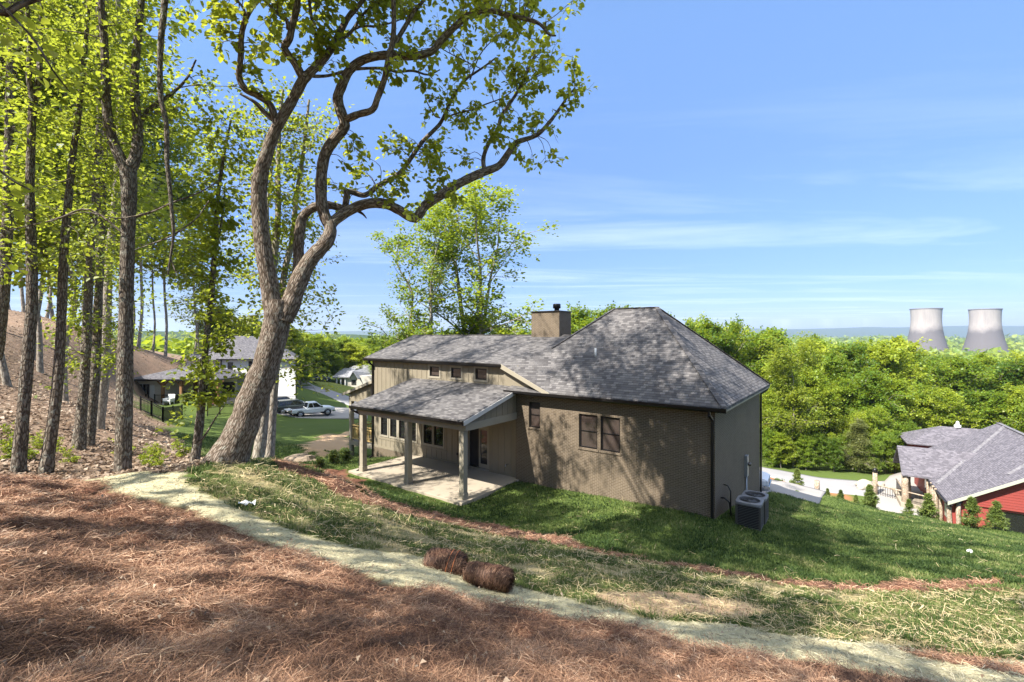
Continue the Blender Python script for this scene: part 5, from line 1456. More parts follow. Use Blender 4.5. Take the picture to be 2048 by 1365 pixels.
# things on that porch
ch_ = empty('patio_chair', (lx(357), YL - 1.7, float(gz(lx(357), YL - 1.7))), 0, 'pale wicker patio chair at the white house porch', 'chair')
part('seat', MB().box(-.45, -.4, .25, .45, .4, .48), m_white, ch_, bevel=.05); part('backrest', MB().slab([(-.45, .35, .4), (.45, .35, .4), (.42, .52, 1.15), (-.42, .52, 1.15)], (0, .08, 0)), m_white, ch_)
for sx in (-1, 1):
    part('armrest', MB().box(sx * .36, -.4, .4, sx * .5, .4, .72), m_white, ch_, bevel=.03)
    for y in (-.35, .35): part('leg', MB().box(sx * .42 - .04, y - .04, -.05, sx * .42 + .04, y + .04, .26), m_white, ch_)
m_pink = M_blade('pink_petal', [(0, (.35, .03, .12)), (1, (.75, .25, .4))])
for i, (px, Y) in enumerate([(411, 57.6), (421, 58.2), (428, 57.8)]):
    x = wx(px, Y); z = float(gz(x, Y)); fr = empty('flowering_shrub', (x, Y, z), 0, ['pink flowering shrub by the white house, left of three', 'pink flowering shrub by the white house, middle of three', 'pink flowering shrub by the white house, right of three'][i], 'shrub', 'pink flowers')
    n = 160; u = unit(rng.normal(0, 1, (n, 3)) + [0, 0, .6]) * rng.uniform(.2, .55, (n, 1)); u[:, 2] = abs(u[:, 2]) + .25
    leaf_mesh('blossom', u[:60], u[:60], np.full(60, .16), np.full(60, .14), m_pink, fr, rng.random(60)); leaf_mesh('foliage', u[60:], u[60:], np.full(100, .2), np.full(100, .12), m_leafE, fr, rng.random(100))
    part('stem', MB().tube([(0, 0, -.1), (0, 0, .4)], .03, 5), m_barkB, fr)


def picket_fence(name, label, P, h=1.15, gap=.12, mat=m_black, group=None):
    P = [np.array([p[0], p[1], float(gz(p[0], p[1]))]) for p in P]; o0 = P[0]
    r = empty(name, o0, 0, label, 'fence', group)
    pk, rw = MB(), MB()
    for p, q in zip(P, P[1:]):
        p, q = p - o0, q - o0; L = np.linalg.norm((q - p)[:2]); n = int(L / gap)
        for k in range(n + 1):
            c = p + (q - p) * k / n; pk.box(c[0] - .012, c[1] - .012, c[2] + .06, c[0] + .012, c[1] + .012, c[2] + h - .03)
        for z in (.15, h - .2, h - .05): rw.bar(p + [0, 0, z], q + [0, 0, z], .035, .04)
        m_ = max(1, int(round(L / 2.4)))
        for k in range(m_ + 1):
            c = p + (q - p) * k / m_; part('post', MB().box(c[0] - .04, c[1] - .04, c[2] - .3, c[0] + .04, c[1] + .04, c[2] + h + .04), mat, r)
    part('pickets', pk, mat, r); part('rail', rw, mat, r)
    return r


picket_fence('black_fence', 'black metal picket fence stepping round the lawn of the white house', gpl([(281, 822), (303, 834), (326, 846), (364, 838)]))
picket_fence('black_fence', 'black metal picket fence half hidden by the leaning oak', gpl([(415, 834), (440, 831), (472, 829)]))

# ------------------------------------------------------------------ cars
m_tyre = M_plain('tyre_rubber', (.02, .02, .02), (.03, .03, .03), 8, .85, .1, .1)
m_rim = M_plain('alloy_rim', (.45, .45, .46), (.38, .38, .39), 8, .35, .03, .5, .7)
m_red = M_plain('red_lens', (.35, .02, .02), (.28, .015, .015), 8, .2, .02, .5)
m_lens = M_plain('headlamp_lens', (.62, .64, .66), (.5, .52, .55), 8, .15, .02, .6)
m_chrome = M_plain('chrome', (.60, .60, .61), (.52, .52, .53), 6, .18, .02, .5, .9)


def paint(name, c): return M_plain(name, c, tuple(k * .93 for k in c), 1.5, .28, .01, .5)


def car(name, label, kind, body, loc, rz, group=None, tail=False):
    """length along x, front at +x; pickup, suv"""
    r = empty(name, loc, rz, label, 'pickup truck' if kind == 'pickup' else 'suv', group)
    L, hwid = 5.4, .93
    R_ = .38; wb = (-1.62, 1.68)
    if kind == 'pickup':
        lowr = [(-2.65, .62, 1.08, .90), (-2.5, .55, 1.10, .93), (-1.0, .48, 1.10, .94), (-.8, .46, 1.08, .94), (1.2, .46, 1.08, .94), (1.75, .5, 1.08, .93), (2.4, .52, 1.0, .90), (2.62, .58, .90, .84)]
        roof = [(-.86, 1.08, .88), (-.62, 1.74, .70), (.45, 1.76, .70), (1.20, 1.08, .86)]
    else:
        lowr = [(-2.32, .62, 1.05, .86), (-2.2, .5, 1.10, .92), (-1.0, .46, 1.12, .94), (1.0, .46, 1.08, .94), (1.7, .5, 1.06, .93), (2.2, .52, .98, .90), (2.42, .6, .88, .82)]
        roof = [(-2.22, 1.10, .88), (-1.95, 1.72, .72), (.25, 1.76, .72), (1.12, 1.07, .86)]
    b = MB(); vs, n = [], 8
    for x, zb, zt, w in lowr:
        vs += [(x, -w * .94, zb), (x, -w, zb + .12), (x, -w, zt - .14), (x, -w * .93, zt), (x, w * .93, zt), (x, w, zt - .14), (x, w, zb + .12), (x, w * .94, zb)]
    k = len(lowr); fs = [(i * n + j, i * n + (j + 1) % n, (i + 1) * n + (j + 1) % n, (i + 1) * n + j) for i in range(k - 1) for j in range(n)]
    fs += [tuple(range(n - 1, -1, -1)), tuple((k - 1) * n + j for j in range(n))]
    b.add(vs, fs, 0, None, False)
    vs = []
    for x, z, w in roof: vs += [(x, -w, z), (x, w, z)]
    b.add(vs, [(0, 2, 3, 1), (2, 4, 5, 3), (4, 6, 7, 5)])
    for s in (0, 1): b.add([vs[s], vs[2 + s], vs[4 + s], vs[6 + s]], [(0, 1, 2, 3) if s else (3, 2, 1, 0)])
    part('body', b, body, r, bevel=.03)
    g = MB()
    for s in (-1, 1):
        (xa, za, wa), (xb, zb_, wb_), (xc, zc, wc), (xd, zd, wd) = roof
        def sp(u, v):   # point on the side glass
            lo = np.array([xa + .1 + (xd - xa - .3) * u, 0, za + .07]); hi = np.array([xb + .08 + (xc - xb - .12) * u, 0, zb_ - .08]); q = lo + (hi - lo) * v
            w_ = np.interp(q[2], [za, zb_], [wa, wb_]) + .012; return (q[0], s * w_, q[2])
        for u0, u1 in ([(.03, .40), (.45, .97)] if kind == 'pickup' else [(.02, .28), (.32, .62), (.66, .97)]):
            g.slab([sp(u0, 0), sp(u1, 0), sp(u1, 1), sp(u0, 1)], (0, -s * .02, 0))
    fr = [np.array(p) for p in (vs[4], vs[5], vs[7], vs[6])]; c = sum(fr) / 4; g.slab([c + (p - c) * .86 + [.02, 0, .02] for p in fr], (-.02, 0, -.02))
    bk = [np.array(p) for p in (vs[0], vs[1], vs[3], vs[2])]; c = sum(bk) / 4; g.slab([c + (p - c) * .82 + [-.02, 0, .02] for p in bk], (.02, 0, -.02))
    part('windows', g, m_glass, r)
    if kind == 'pickup':
        part('cargo_bed', MB().box(-2.52, -.78, 1.085, -.95, .78, 1.108), m_acdark, r)
    for x in wb:
        for s in (-1, 1):
            w = MB(); w.lathe([(.0, -.12), (R_ * .92, -.12), (R_, -.08), (R_, .08), (R_ * .92, .12), (0, .12)], (x, s * (hwid - .07), R_), 20, 'y'); wo_ = part('wheel', w, m_tyre, r)
            q = MB(); q.lathe([(0, 0), (.23, 0), (.25, .02)], (x, s * (hwid + .055), R_), 16, 'y'); part('rim', q, m_rim, wo_)
            a = MB(); a.lathe([(R_ + .02, -.05), (R_ + .09, -.05), (R_ + .09, .05), (R_ + .02, .05)], (x, s * (hwid - .035), R_ + .02), 20, 'y'); part('wheel_arch', a, m_acdark, r)
    xf = lowr[-1][0]
    for s in (-1, 1):
        part('headlight', MB().box(xf - .22, s * .55, .72, xf - .02, s * .86, .90), m_lens, r, bevel=.02)
        part('tail_light', MB().box(lowr[0][0] - .02, s * .74, .72, lowr[0][0] + .12, s * .90, 1.02), m_red, r, bevel=.01)
        part('mirror', MB().box(.85, s * .95, 1.08, 1.0, s * 1.12, 1.25), m_black, r, bevel=.02)
    part('grille', MB().box(xf - .1, -.5, .66, xf + .012, .5, .9), m_acdark, r, bevel=.01)
    part('grille_bar', MB().box(xf - .02, -.52, .77, xf + .025, .52, .81).box(xf - .02, -.52, .64, xf + .02, .52, .67).box(xf - .02, -.52, .88, xf + .02, .52, .91), m_chrome, r)
    part('bumper', MB().box(xf - .25, -.9, .40, xf + .08, .9, .60), m_chrome if kind == 'pickup' else m_acdark, r, bevel=.03)
    part('rear_bumper', MB().box(lowr[0][0] - .1, -.88, .45, lowr[0][0] + .1, .88, .6), m_acdark, r, bevel=.02)
    if tail: part('tailgate', MB().box(-3.2, -.8, .98, -2.66, .8, 1.04), body, r)
    return r


def park(px, Y): x = wx(px, Y); return (x, Y, float(gz(x, Y)) + .1)


car('pickup_truck', 'small white pickup truck with tailgate down on the neighbouring driveway', 'pickup', paint('white_car_paint', (.74, .75, .75)), park(624, 60.5), R(38), 'vehicles on the neighbouring driveway', True)
car('parked_suv', 'dark suv parked left behind the white pickup', 'suv', paint('dark_green_paint', (.035, .045, .042)), park(590, 61.5), R(36), 'vehicles on the neighbouring driveway')
car('parked_suv', 'black suv nearest the garage of the white house', 'suv', paint('black_paint', (.022, .024, .026)), park(568, 63.5), R(34), 'vehicles on the neighbouring driveway')
_p = Hloc(-2.75, 13.6); car('pickup_truck', 'white pickup truck nosing out behind the brick house corner', 'pickup', paint('bright_white_paint', (.70, .71, .72)), (_p[0], _p[1], float(gz(_p[0], _p[1])) + .08), math.atan2(-D1[1], -D1[0]) + R(4))
car('parked_suv', 'dark car parked beside the small far house', 'suv', paint('navy_paint', (.05, .06, .08)), park(640, 116), R(20))

# ------------------------------------------------------------------ small far house
YF = 118.0; fx = lambda px: wx(px, YF); fz = lambda py: wz(py, YF)
fo = np.array([fx(705), YF, fz(775)]); fh = empty('cottage', fo, 0, 'small pale cottage with grey gables across the street', 'house')
LF = lambda mb: (setattr(mb, 'v', [tuple(np.array(v) - fo) for v in mb.v]), mb)[1]
part('wall', LF(MB().box(fx(693), YF, fz(782), fx(750), YF + 8, fz(752)).box(fx(672), YF + 3, fz(782), fx(694), YF + 8, fz(752))), m_cream, fh)
mb = MB(); mb.slab([(fx(666), YF - .6, fz(754)), (fx(700), YF - .6, fz(754)), (fx(702), YF + 4, fz(739)), (fx(674), YF + 4, fz(739))], (0, 0, -.2)); mb.slab([(fx(700), YF - .8, fz(756)), (fx(708), YF - .8, fz(742)), (fx(712), YF + 5, fz(738)), (fx(704), YF + 5, fz(752))], (0, 0, -.2))
mb.slab([(fx(718), YF - .8, fz(757)), (fx(708), YF - .8, fz(742)), (fx(720), YF + 5, fz(738)), (fx(745), YF + 5, fz(752))], (0, 0, -.2)); mb.slab([(fx(680), YF + 6, fz(740)), (fx(750), YF + 6, fz(740)), (fx(740), YF + 9, fz(731)), (fx(690), YF + 9, fz(733))], (0, 0, -.2))
part('roof', LF(mb), M_shingle('light_grey_shingles', (.16, .16, .17), (.24, .24, .25), (.33, .33, .33)), fh)
part('gable', LF(MB().slab([(fx(700.5), YF - .1, fz(757)), (fx(717), YF - .1, fz(757)), (fx(708.5), YF - .1, fz(743))], (0, .1, 0))), m_cream, fh)
for px in (674, 682, 691): part('porch_post', LF(MB().box(fx(px) - .15, YF - .3, fz(776), fx(px) + .15, YF, fz(754))), m_white, fh)
part('door', LF(MB().box(fx(684), YF + 2.9, fz(774), fx(688), YF + 2.98, fz(757))), m_red, fh)
part('window', LF(MB().box(fx(703), YF - .08, fz(770), fx(712), YF - .01, fz(760))), m_dim, fh)

# ------------------------------------------------------------------ red house on the right
e1, e2 = np.array([.847, -.531]), np.array([.531, .847]); KR = np.array([33.9, 36.2]); ZR = -15.1
rh = empty('red_house', (KR[0], KR[1], ZR), math.atan2(e1[1], e1[0]), 'red sided house with dark shingle roof and log columns at the right edge', 'house')
m_redw = M_plain('red_siding', (.30, .060, .048), (.25, .05, .040), 1.5, .6, .05, .25)
m_log = M_bark('log_column', (.30, .22, .15), (.48, .40, .31), (.36, .35, .28), 14, .3, .8)
m_greent = M_plain('sage_trim', (.42, .43, .33), (.38, .39, .30), 2, .5, .05)
m_roofR = M_shingle('plum_grey_shingles', (.075, .070, .078), (.125, .115, .128), (.19, .175, .19))
EZ = 2.6; SL = .60
mb = MB()
mb.slab([(-.35, -.45, EZ - .2), (6.5, -.45, EZ - .2 + SL * 6.85), (6.5, 16, EZ - .2 + SL * 6.85), (-.35, 16, EZ - .2)], (0, 0, -.15)); mb.slab([(13.4, -.45, EZ - .2), (6.5, -.45, EZ - .2 + SL * 6.85), (6.5, 16, EZ - .2 + SL * 6.85), (13.4, 16, EZ - .2)], (0, 0, -.15))
part('roof', mb, m_roofR, rh)
mb = MB(); zA = lambda x: EZ - .2 + SL * (x + .35)
mb.slab([(-2.2, 6.1, 2.55), (1.6, 6.1, 2.55), (3.4, 8.7, zA(3.4) + .03), (-2.2, 8.7, zA(3.4) + .03)], (0, 0, -.12)); mb.slab([(-2.2, 11.3, 2.55), (1.6, 11.3, 2.55), (3.4, 8.7, zA(3.4) + .03), (-2.2, 8.7, zA(3.4) + .03)], (0, 0, -.12))
part('porch_roof', mb, m_roofR, rh)
mb = MB(); mb.slab([(-.15, 18.3, 3.3), (11, 18.3, 3.3), (8.5, 21.3, 5.0), (3.1, 21.3, 5.0)], (0, 0, -.12)); mb.slab([(-.15, 18.3, 3.3), (3.1, 21.3, 5.0), (-.15, 24.3, 3.3)], (0, 0, -.12)); mb.slab([(11, 24.3, 3.3), (-.15, 24.3, 3.3), (3.1, 21.3, 5.0), (8.5, 21.3, 5.0)], (0, 0, -.12)); mb.slab([(11, 18.3, 3.3), (11, 24.3, 3.3), (8.5, 21.3, 5)], (0, 0, -.12))
part('rear_roof', mb, m_roofR, rh)
mb = MB(); mb.bar((-.1, 4.2, zA(-.1) + .02), (6.5, 14, zA(6.5) + .02), .34, .03); mb.bar((6.5, -.45, zA(6.5) + .02), (6.5, 16, zA(6.5) + .02), .3, .04); mb.bar((3.4, 1.2, zA(3.4) + .03), (6.4, 3.6, zA(6.4) + .03), .24, .03)
part('ridge_cap', mb, M_shingle('pale_ridge_shingle', (.10, .095, .10), (.17, .16, .165), (.24, .23, .235)), rh)
mb = MB(); bl, br = 2.25, 2.25
mb.slab([(.6, .0, bl), (12.4, 0, br), (12.4, 0, zA(.6) - .2), (6.5, 0, zA(6.5) - .2), (.6, 0, zA(.6) - .2)], (0, .12, 0))
for z in np.arange(bl + .2, 6.4, .2):
    xa = max(.62, (z - EZ + .2) / SL - .35 + .35); 
    if xa < 6.2: mb.box(xa, -.018, z - .012, 13 - xa, .0, z + .012)
part('gable_siding', mb, m_redw, rh)
mb = MB(); mb.slab([(-.35, -.47, EZ - .22), (6.5, -.47, zA(6.5) - .02), (6.5, -.47, zA(6.5) - .26), (-.35, -.47, EZ - .46)], (0, -.05, 0)); mb.slab([(13.4, -.47, EZ - .22), (6.5, -.47, zA(6.5) - .02), (6.5, -.47, zA(6.5) - .26), (13.4, -.47, EZ - .46)], (0, -.05, 0))
part('barge_board', mb, m_greent, rh)
mb = MB(); mb.slab([(-.3, -.4, EZ - .44), (6.5, -.4, zA(6.5) - .3), (6.5, 0.1, zA(6.5) - .3), (-.3, 0.1, EZ - .44)], (0, 0, -.02)); part('soffit', mb, M_plain('dark_soffit', (.16, .05, .04), (.12, .04, .03)), rh)
mb = MB(); wall_x(mb, 0, 13, -.4, 2.25, .12, [(2.2, 12.5, .15, 2.1)], .2); mb.add([(0, 15, -.4), (0, .12, -.4), (0, .12, 2.5), (0, 15, 2.5)], [(0, 1, 2, 3)])
mb.box(.4, 18.7, -.4, 10.4, 23.8, 3.2); mb.add([(13, .12, -.4), (13, 15, -.4), (13, 15, 2.5), (13, .12, 2.5)], [(0, 1, 2, 3)])
part('wall', mb, m_redw, rh)
gm = MB()
for k in range(5): gm.box(2.2 + k * 2.06, .2, .15, 2.3 + k * 2.06, .3, 2.1)
gm.box(2.2, .2, 2.0, 12.5, .3, 2.1).box(2.2, .2, .12, 12.5, .3, .3)
w = part('garage_window', gm, M_plain('dark_frame', (.07, .05, .045), (.05, .04, .035)), rh); part('pane', MB().box(2.25, .26, .25, 12.4, .27, 2.05), m_glass, w)
sw = MB().box(-.03, .9, .6, 0.02, 2.2, 1.9); part('side_window', sw, m_greent, rh); 
part('stone_plinth', MB().box(1.5, -.15, -.6, 13, .1, .1), M_plain('tan_stone', (.38, .29, .20), (.28, .21, .15), 3, .9, .4), rh)
for (x, y, rr, h) in [(-.15, .05, .16, 2.4), (.35, -.05, .15, 2.3), (-1.9, 6.5, .27, 2.55), (-1.55, 8.0, .27, 2.55), (-.35, 3.2, .14, 2.4), (-.35, 4.0, .16, 2.4), (-.3, 5.1, .13, 2.4), (-.3, 6.4, .16, 2.4), (-.2, 2.5, .12, 2.4)]:
    q = MB(); q.tube([(x, y, -.7), (x + .02, y, h * .3), (x - .02, y, h * .65), (x, y, h)], [rr * 1.1, rr, rr * .95, rr], 10); part('log_column', q, m_log, rh)
mb = MB(); mb.box(-.05, 6.6, .7, .0, 9.6, 2.2); part('porch_window', mb, m_glass, rh)
gm = MB(); gm.bar((-.4, -.5, 2.28), (-.42, 6.0, 2.28), .12, .12); gm.bar((-.1, -.45, 2.2), (-.1, .0, 1.9), .08, .08); gm.bar((-.1, 0, 1.9), (-.1, 0, -.3), .08, .08, (1, 0, 0)); part('gutter', gm, m_black, rh)
mb = MB(); mb.box(-2.3, 5.9, -.6, 0, 11, .02); part('porch_floor', mb, m_conc, rh)
mb = MB()
for (p, q) in [((-1.9, 6.5, .95), (-.4, 5.6, .95)), ((-1.9, 6.5, .95), (-2.0, 10.8, .95))]:
    mb.tube([p, q], .06, 8)
part('log_handrail', mb, m_log, rh)
mb = MB()
for (p, q) in [((-1.9, 6.5), (-.4, 5.6)), ((-1.95, 6.6), (-2.0, 10.8))]:
    for k in np.linspace(.05, .97, 18): x, y = p[0] + (q[0] - p[0]) * k, p[1] + (q[1] - p[1]) * k; mb.box(x - .012, y - .012, .05, x + .012, y + .012, .95)
part('balusters', mb, m_black, rh)
part('roof_vent', MB().lathe([(.3, 5.0), (.3, 5.25), (.16, 5.3), (.12, 5.65), (0, 5.7)], (4.6, 21.3, 0), 10), m_white, rh)
# railing along the court
def rail_fence(name, label, P):
    P = [np.array([p[0], p[1], float(gz(p[0], p[1]))]) for p in P]; r = empty(name, P[0], 0, label, 'railing'); mb, lg = MB(), MB()
    for p, q in zip(P, P[1:]):
        p, q = p - P[0], q - P[0]; n = int(np.linalg.norm(q - p) / .18)
        for k in range(n + 1): c = p + (q - p) * k / n; mb.box(c[0] - .012, c[1] - .012, c[2], c[0] + .012, c[1] + .012, c[2] + .95)
        lg.tube([p + [0, 0, .97], (p + q) / 2 + [0, 0, .99], q + [0, 0, .97]], .075, 8)
    part('balusters', mb, m_black, r); part('log_handrail', lg, m_log, r)


rail_fence('log_railing', 'log topped iron railing along the white court', [W(1752, 995, 45.5), W(1785, 1000, 44.6), W(1816, 1005, 43.8)])
for px, Y, h, rr, lb in [(1634, 32.3, .95, .16, 'short round timber post at the mulch strip'), (1750, 45.5, 2.1, .2, 'log gate post beside the road with a lamp on top')]:
    x = wx(px, Y); z = float(gz(x, Y)); r = empty('timber_post', (x, Y, z), 0, lb, 'post')
    part('post', MB().tube([(0, 0, -.3), (.01, 0, h * .5), (0, 0, h)], [rr * 1.08, rr, rr], 12), m_log, r)
    if h > 2:
        part('lamp', MB().lathe([(.05, h), (.18, h + .08), (.22, h + .3), (.1, h + .45), (0, h + .48)], (0, 0, 0), 10), m_black, r)

# ------------------------------------------------------------------ stones
m_stone = M_plain('field_stone', (.42, .37, .30), (.30, .26, .21), 3, .9, .5, .15, 0, 14)


def boulder(name, label, loc, size, mat, seed, cat='rock', group=None):
    rg = np.random.default_rng(seed); mb = MB(); n, m_ = 14, 8; vs = []
    o = rg.uniform(0, 50, 3)
    for i in range(m_ + 1):
        ph = math.pi * i / m_
        for j in range(n):
            th = 2 * math.pi * j / n; d = np.array([math.sin(ph) * math.cos(th), math.sin(ph) * math.sin(th), math.cos(ph)])
            f = .75 + .5 * float(vnoise(d[0] * 1.3 + o[0] + d[2], d[1] * 1.3 + o[1] - d[2], .7, 3)); vs.append(d * f * np.array(size))
    mb.add(vs, [(i * n + j, i * n + (j + 1) % n, (i + 1) * n + (j + 1) % n, (i + 1) * n + j) for i in range(m_) for j in range(n)], 0, None, False)
    o = mb.build(name, mat, None, loc); o.rotation_euler = (0, 0, rg.uniform(0, 6)); return tag(o, label, cat, group)


SG = 'landscape stones by the red house'
for i, (px, py, Y, s) in enumerate([(1729, 962, 47.5, .8), (1737, 968, 47, .6), (1745, 960, 47.6, .5), (1722, 970, 46.8, .45), (1832, 1017, 35, .55), (1842, 1024, 34.5, .5), (1826, 1022, 34.2, .4), (1850, 1012, 35.5, .45), (1836, 1008, 36, .5), (1718, 1001, 33.4, .25), (1726, 1003, 33.2, .2), (1758, 966, 48, .5)]):
    x = wx(px, Y); boulder('landscape_stone', 'pale landscape stone in the heap before the red house' if Y < 40 and px > 1800 else 'small white stone at the mulch edge' if Y < 40 else 'rough pale stone in the wall beside the log gate post', (x, Y, float(gz(x, Y)) + s * .3), (s, s * .8, s * .6), m_stone, i, 'stone', SG if Y < 40 and px > 1800 else 'small stones at the mulch edge' if Y < 40 else 'stones by the gate post')
for i, (px, Y, s) in enumerate([(598, 27, 1.0), (612, 26.5, .7), (585, 27.5, .6)]):
    x = wx(px, Y); boulder('boulder', ['big tan boulder in the grassy dip behind the oak', 'smaller boulder at the right of the big tan one', 'small boulder at the left of the big tan one'][i], (x, Y, float(gz(x, Y)) + s * .2), (s, s * .8, s * .55), M_plain('tan_boulder_stone', (.26, .20, .14), (.17, .13, .09), 3, .9, .5), 30 + i, 'boulder')
q = gp(1940, 1108); boulder('white_stone', 'white round stone lying in the lawn at the right', (q[0], q[1], float(gz(*q)) + .07), (.09, .09, .08), m_white, 44, 'stone')
# crumpled wrapper on the bank grass
q = gp(494, 1014); mb = MB(); n = 9
vs = [(.17 * (i / (n - 1) - .5) * 1.6, .11 * (j / 4 - .5), .035 * random.random() + .02 * math.sin(i * 1.3 + j)) for i in range(n) for j in range(5)]
mb.add(vs, [(i * 5 + j, (i + 1) * 5 + j, (i + 1) * 5 + j + 1, i * 5 + j + 1) for i in range(n - 1) for j in range(4)])
o = mb.build('crumpled_wrapper', m_white, None, (q[0], q[1], float(surf(*[np.array([k]) for k in q])[0]) + .06)); o.rotation_euler = (.05, .1, .4)
s_ = o.modifiers.new('thick', 'SOLIDIFY'); s_.thickness = .003; tag(o, 'crumpled white wrapper lying in the bank grass', 'litter')

# ------------------------------------------------------------------ pine straw bales
m_bale = M_plain('packed_needles', (.085, .042, .028), (.05, .025, .018), 18, .95, .6, .05, 0, 60)
m_twine = M_plain('orange_twine', (.45, .16, .06), (.38, .12, .05), 10, .8)
m_needle2 = M_blade('bale_needle', [(0, (.022, .011, .009)), (.5, (.095, .048, .030)), (1, (.25, .145, .09))], .05)


def bale(label, px0, py0, Y0, px1, py1, Y1, rad, seed, twine):
    """a rolled bale between two ends on the ground"""
    rg = np.random.default_rng(seed)
    a, b = at(px0, py0, Y0), at(px1, py1, Y1); c = (a + b) / 2; r = empty('pine_straw_bale', c, 0, label, 'straw bale', 'pine straw bales')
    d = unit(b - a); L = np.linalg.norm(b - a); s = unit(np.cross(d, (0, 0, 1))); u = np.cross(s, d)
    prof = lambda t: rad * (1 - .12 * abs(2 * t - 1) ** 4)
    mb = MB(); P = [c + d * L * (t - .5) - c for t in np.linspace(0, 1, 11)]; rr = [prof(t) * .97 for t in np.linspace(0, 1, 11)]; rr[0] *= .82; rr[-1] *= .82
    vs = []; n = 20
    for p, q in zip(P, rr):
        for j in range(n):
            th = 2 * math.pi * j / n; k = 1 + .06 * (rg.random() - .5); vs.append(p + (s * math.cos(th) * 1.06 + u * math.sin(th) * .95) * q * k)
    fs = [(i * n + j, i * n + (j + 1) % n, (i + 1) * n + (j + 1) % n, (i + 1) * n + j) for i in range(10) for j in range(n)] + [tuple(range(n)), tuple(range(11 * n - 1, 10 * n - 1, -1))]
    mb.add(vs, fs); part('packed_core', mb, m_bale, r)
    N = 5200; t = rg.uniform(-.02, 1.02, N); th = rg.uniform(0, 2 * math.pi, N); end = rg.random(N) < .28; t = np.where(end, np.where(rg.random(N) < .5, -.005, 1.005), t)
    q = np.where(end, prof(0) * np.sqrt(rg.random(N)), np.array([prof(min(max(k, 0), 1)) for k in t]) * rg.uniform(.97, 1.07, N))
    nrm = s * np.cos(th)[:, None] * 1.06 + u * np.sin(th)[:, None] * .95; p0 = d * (L * (t - .5))[:, None] + nrm * q[:, None]
    tang = -s * np.sin(th)[:, None] + u * np.cos(th)[:, None]
    dirv = unit(tang * rg.normal(1.0, .5, N)[:, None] + d * rg.normal(0, .55, N)[:, None] + nrm * rg.normal(-.05, .16, N)[:, None])
    Ln = rg.uniform(.05, .125, N)[:, None]; w = unit(np.cross(dirv, nrm)) * (rg.uniform(.0025, .0045, N) * .9)[:, None]
    p1 = p0 + dirv * Ln * .5; p2 = p1 + unit(dirv - nrm * .35) * Ln * .5
    V = np.stack([p0 - w, p0 + w, p1 - w, p1 + w, p2 - w * .5, p2 + w * .5], 1).reshape(-1, 3); bs = np.arange(N)[:, None] * 6
    fast_mesh('needles', V, np.concatenate([bs + np.array([0, 1, 3, 2]), bs + np.array([2, 3, 5, 4])]), m_needle2, r, {'tint': np.repeat(np.clip(rg.normal(.5, .25, N), 0, 1), 6)})
    for tt in twine:
        mb = MB(); mb.tube([d * L * (tt - .5 + .05 * math.sin(x)) + (s * math.cos(x) * 1.06 + u * math.sin(x) * .95) * rad * 1.065 for x in np.linspace(0, 2 * math.pi, 30)], .006, 5, cap=False); part('twine', mb, m_twine if seed == 1 else m_bale, r)


bale('dark rolled pine straw bale tied with orange twine, the higher of the pair', 858, 1126, 7.85, 926, 1136, 7.75, .245, 1, (.62, .78))
bale('dark rolled pine straw bale lying lower on the blanket, ends flush with its neighbour', 940, 1147, 7.45, 1017, 1161, 7.2, .185, 2, (.33, .72))

# ------------------------------------------------------------------ sky, sun, air, camera
SUN_EL, SUN_AZ = R(48.5), R(54)           # height, and angle to the left of straight behind the viewer
sdir = Vector((-math.sin(SUN_AZ) * math.cos(SUN_EL), -math.cos(SUN_AZ) * math.cos(SUN_EL), math.sin(SUN_EL)))
sl_ = bpy.data.lights.new('sun', 'SUN'); sl_.energy = 5.0; sl_.angle = R(.55); sl_.color = (1.0, .95, .88)
so = bpy.data.objects.new('sun', sl_); COL.objects.link(so); so.rotation_euler = sdir.to_track_quat('Z', 'Y').to_euler(); so.location = (-30, -30, 60)
world = bpy.data.worlds.new('World'); scene.world = world; world.use_nodes = True; nt = world.node_tree; nt.nodes.clear()
sky = node(nt, 'ShaderNodeTexSky', sky_type='NISHITA', sun_disc=False, sun_elevation=SUN_EL, sun_rotation=math.atan2(sdir.x, sdir.y), air_density=1.0, dust_density=.15, ozone_density=3.0, altitude=250)
tc = node(nt, 'ShaderNodeTexCoord').outputs['Generated']
sep = node(nt, 'ShaderNodeSeparateXYZ', {0: tc}); zc = math_(nt, 'MAXIMUM', sep.outputs[2], .03)
pl = node(nt, 'ShaderNodeCombineXYZ', {0: math_(nt, 'DIVIDE', sep.outputs[0], zc), 1: math_(nt, 'DIVIDE', sep.outputs[1], zc), 2: 0.0}).outputs[0]
mp = node(nt, 'ShaderNodeMapping', {'Vector': pl, 'Scale': (.16, .55, 1), 'Rotation': (0, 0, -.12), 'Location': (1.3, .4, 0)}).outputs[0]
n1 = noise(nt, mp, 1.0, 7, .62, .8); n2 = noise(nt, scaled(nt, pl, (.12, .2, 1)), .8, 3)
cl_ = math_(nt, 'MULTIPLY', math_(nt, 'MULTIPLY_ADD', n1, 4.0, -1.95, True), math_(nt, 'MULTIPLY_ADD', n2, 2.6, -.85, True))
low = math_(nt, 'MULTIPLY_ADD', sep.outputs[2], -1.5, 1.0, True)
cl_ = math_(nt, 'MULTIPLY', cl_, math_(nt, 'MULTIPLY', low, .8))
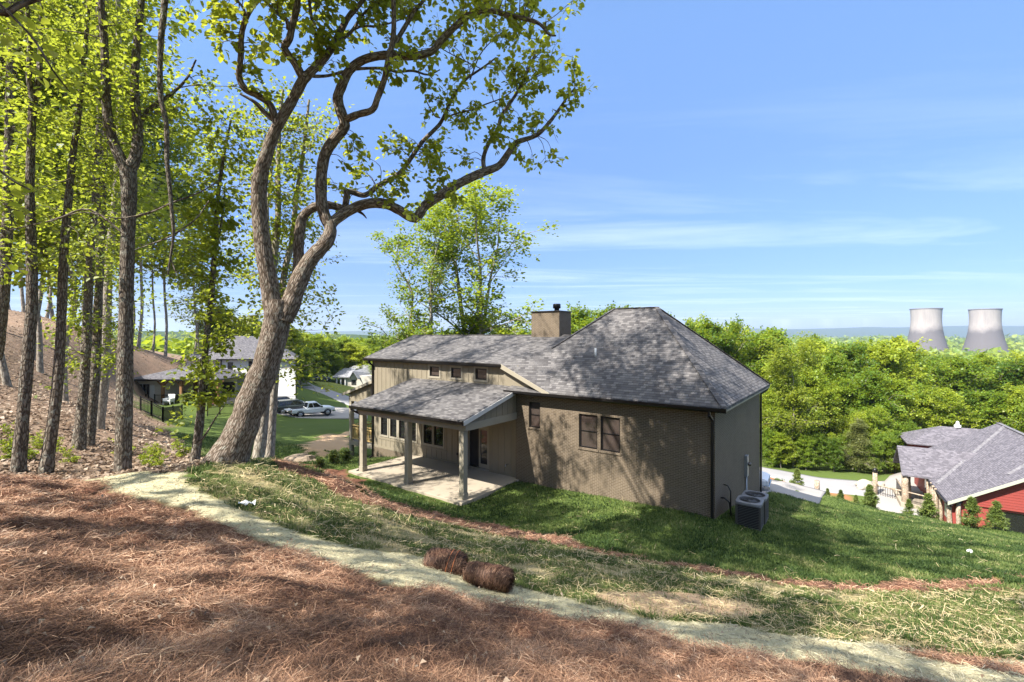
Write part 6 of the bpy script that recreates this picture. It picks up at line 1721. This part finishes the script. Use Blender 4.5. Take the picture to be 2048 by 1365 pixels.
satd = node(nt, 'ShaderNodeHueSaturation', {'Color': sky.outputs[0], 'Saturation': 1.03, 'Value': 1.0, 'Fac': 1.0, 'Hue': .5}).outputs[0]
gr = ramp(nt, sep.outputs[2], [(0.0, (.27, .31, .47)), (.12, (.34, .38, .53)), (.32, (.57, .60, .72)), (.55, (.92, .95, 1.0)), (.7, (1, 1, 1))])
satd = mixc(nt, 1.0, satd, gr, 'MULTIPLY')
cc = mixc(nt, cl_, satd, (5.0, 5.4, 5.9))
zen_fill = math_(nt, 'MULTIPLY', math_(nt, 'MULTIPLY_ADD', sep.outputs[2], 3.0, -1.92, True), math_(nt, 'MULTIPLY_ADD', n2, 1.6, -.1, True))  # bright white patch overhead, added out of view as neutral fill light
cc = mixc(nt, math_(nt, 'MULTIPLY', zen_fill, .65), cc, (13.0, 12.8, 12.4))
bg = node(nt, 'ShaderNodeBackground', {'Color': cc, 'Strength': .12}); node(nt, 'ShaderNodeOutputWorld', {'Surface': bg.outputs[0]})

hz = MB().box(-9500, -450, -110, 9500, 12000, 175)
m, nt = mat_new('air'); pv = node(nt, 'ShaderNodeVolumePrincipled', {'Color': (.62, .76, .95), 'Density': .00012, 'Anisotropy': .25}); node(nt, 'ShaderNodeOutputMaterial', {'Volume': pv.outputs[0]})
ho = hz.build('haze', m); tag(ho, 'thin blue haze over the valley', 'haze', None, 'stuff')

cam = bpy.data.cameras.new('camera'); cam.sensor_width = 36; cam.lens = 36 * F / 2048; cam.shift_y = -(682.5 - HY) / 2048; cam.clip_start = .05; cam.clip_end = 30000
co = bpy.data.objects.new('camera', cam); COL.objects.link(co); co.location = (0, 0, 0); co.rotation_euler = (R(90), 0, 0); scene.camera = co
vs_ = scene.view_settings; vs_.view_transform = 'Standard'; vs_.look = 'None'; vs_.gamma = 1; vs_.exposure = 1.5
scene.cycles.max_bounces = 7; scene.cycles.diffuse_bounces = 4; scene.cycles.glossy_bounces = 2; scene.cycles.transmission_bounces = 3; scene.cycles.volume_bounces = 0; scene.cycles.sample_clamp_indirect = 6
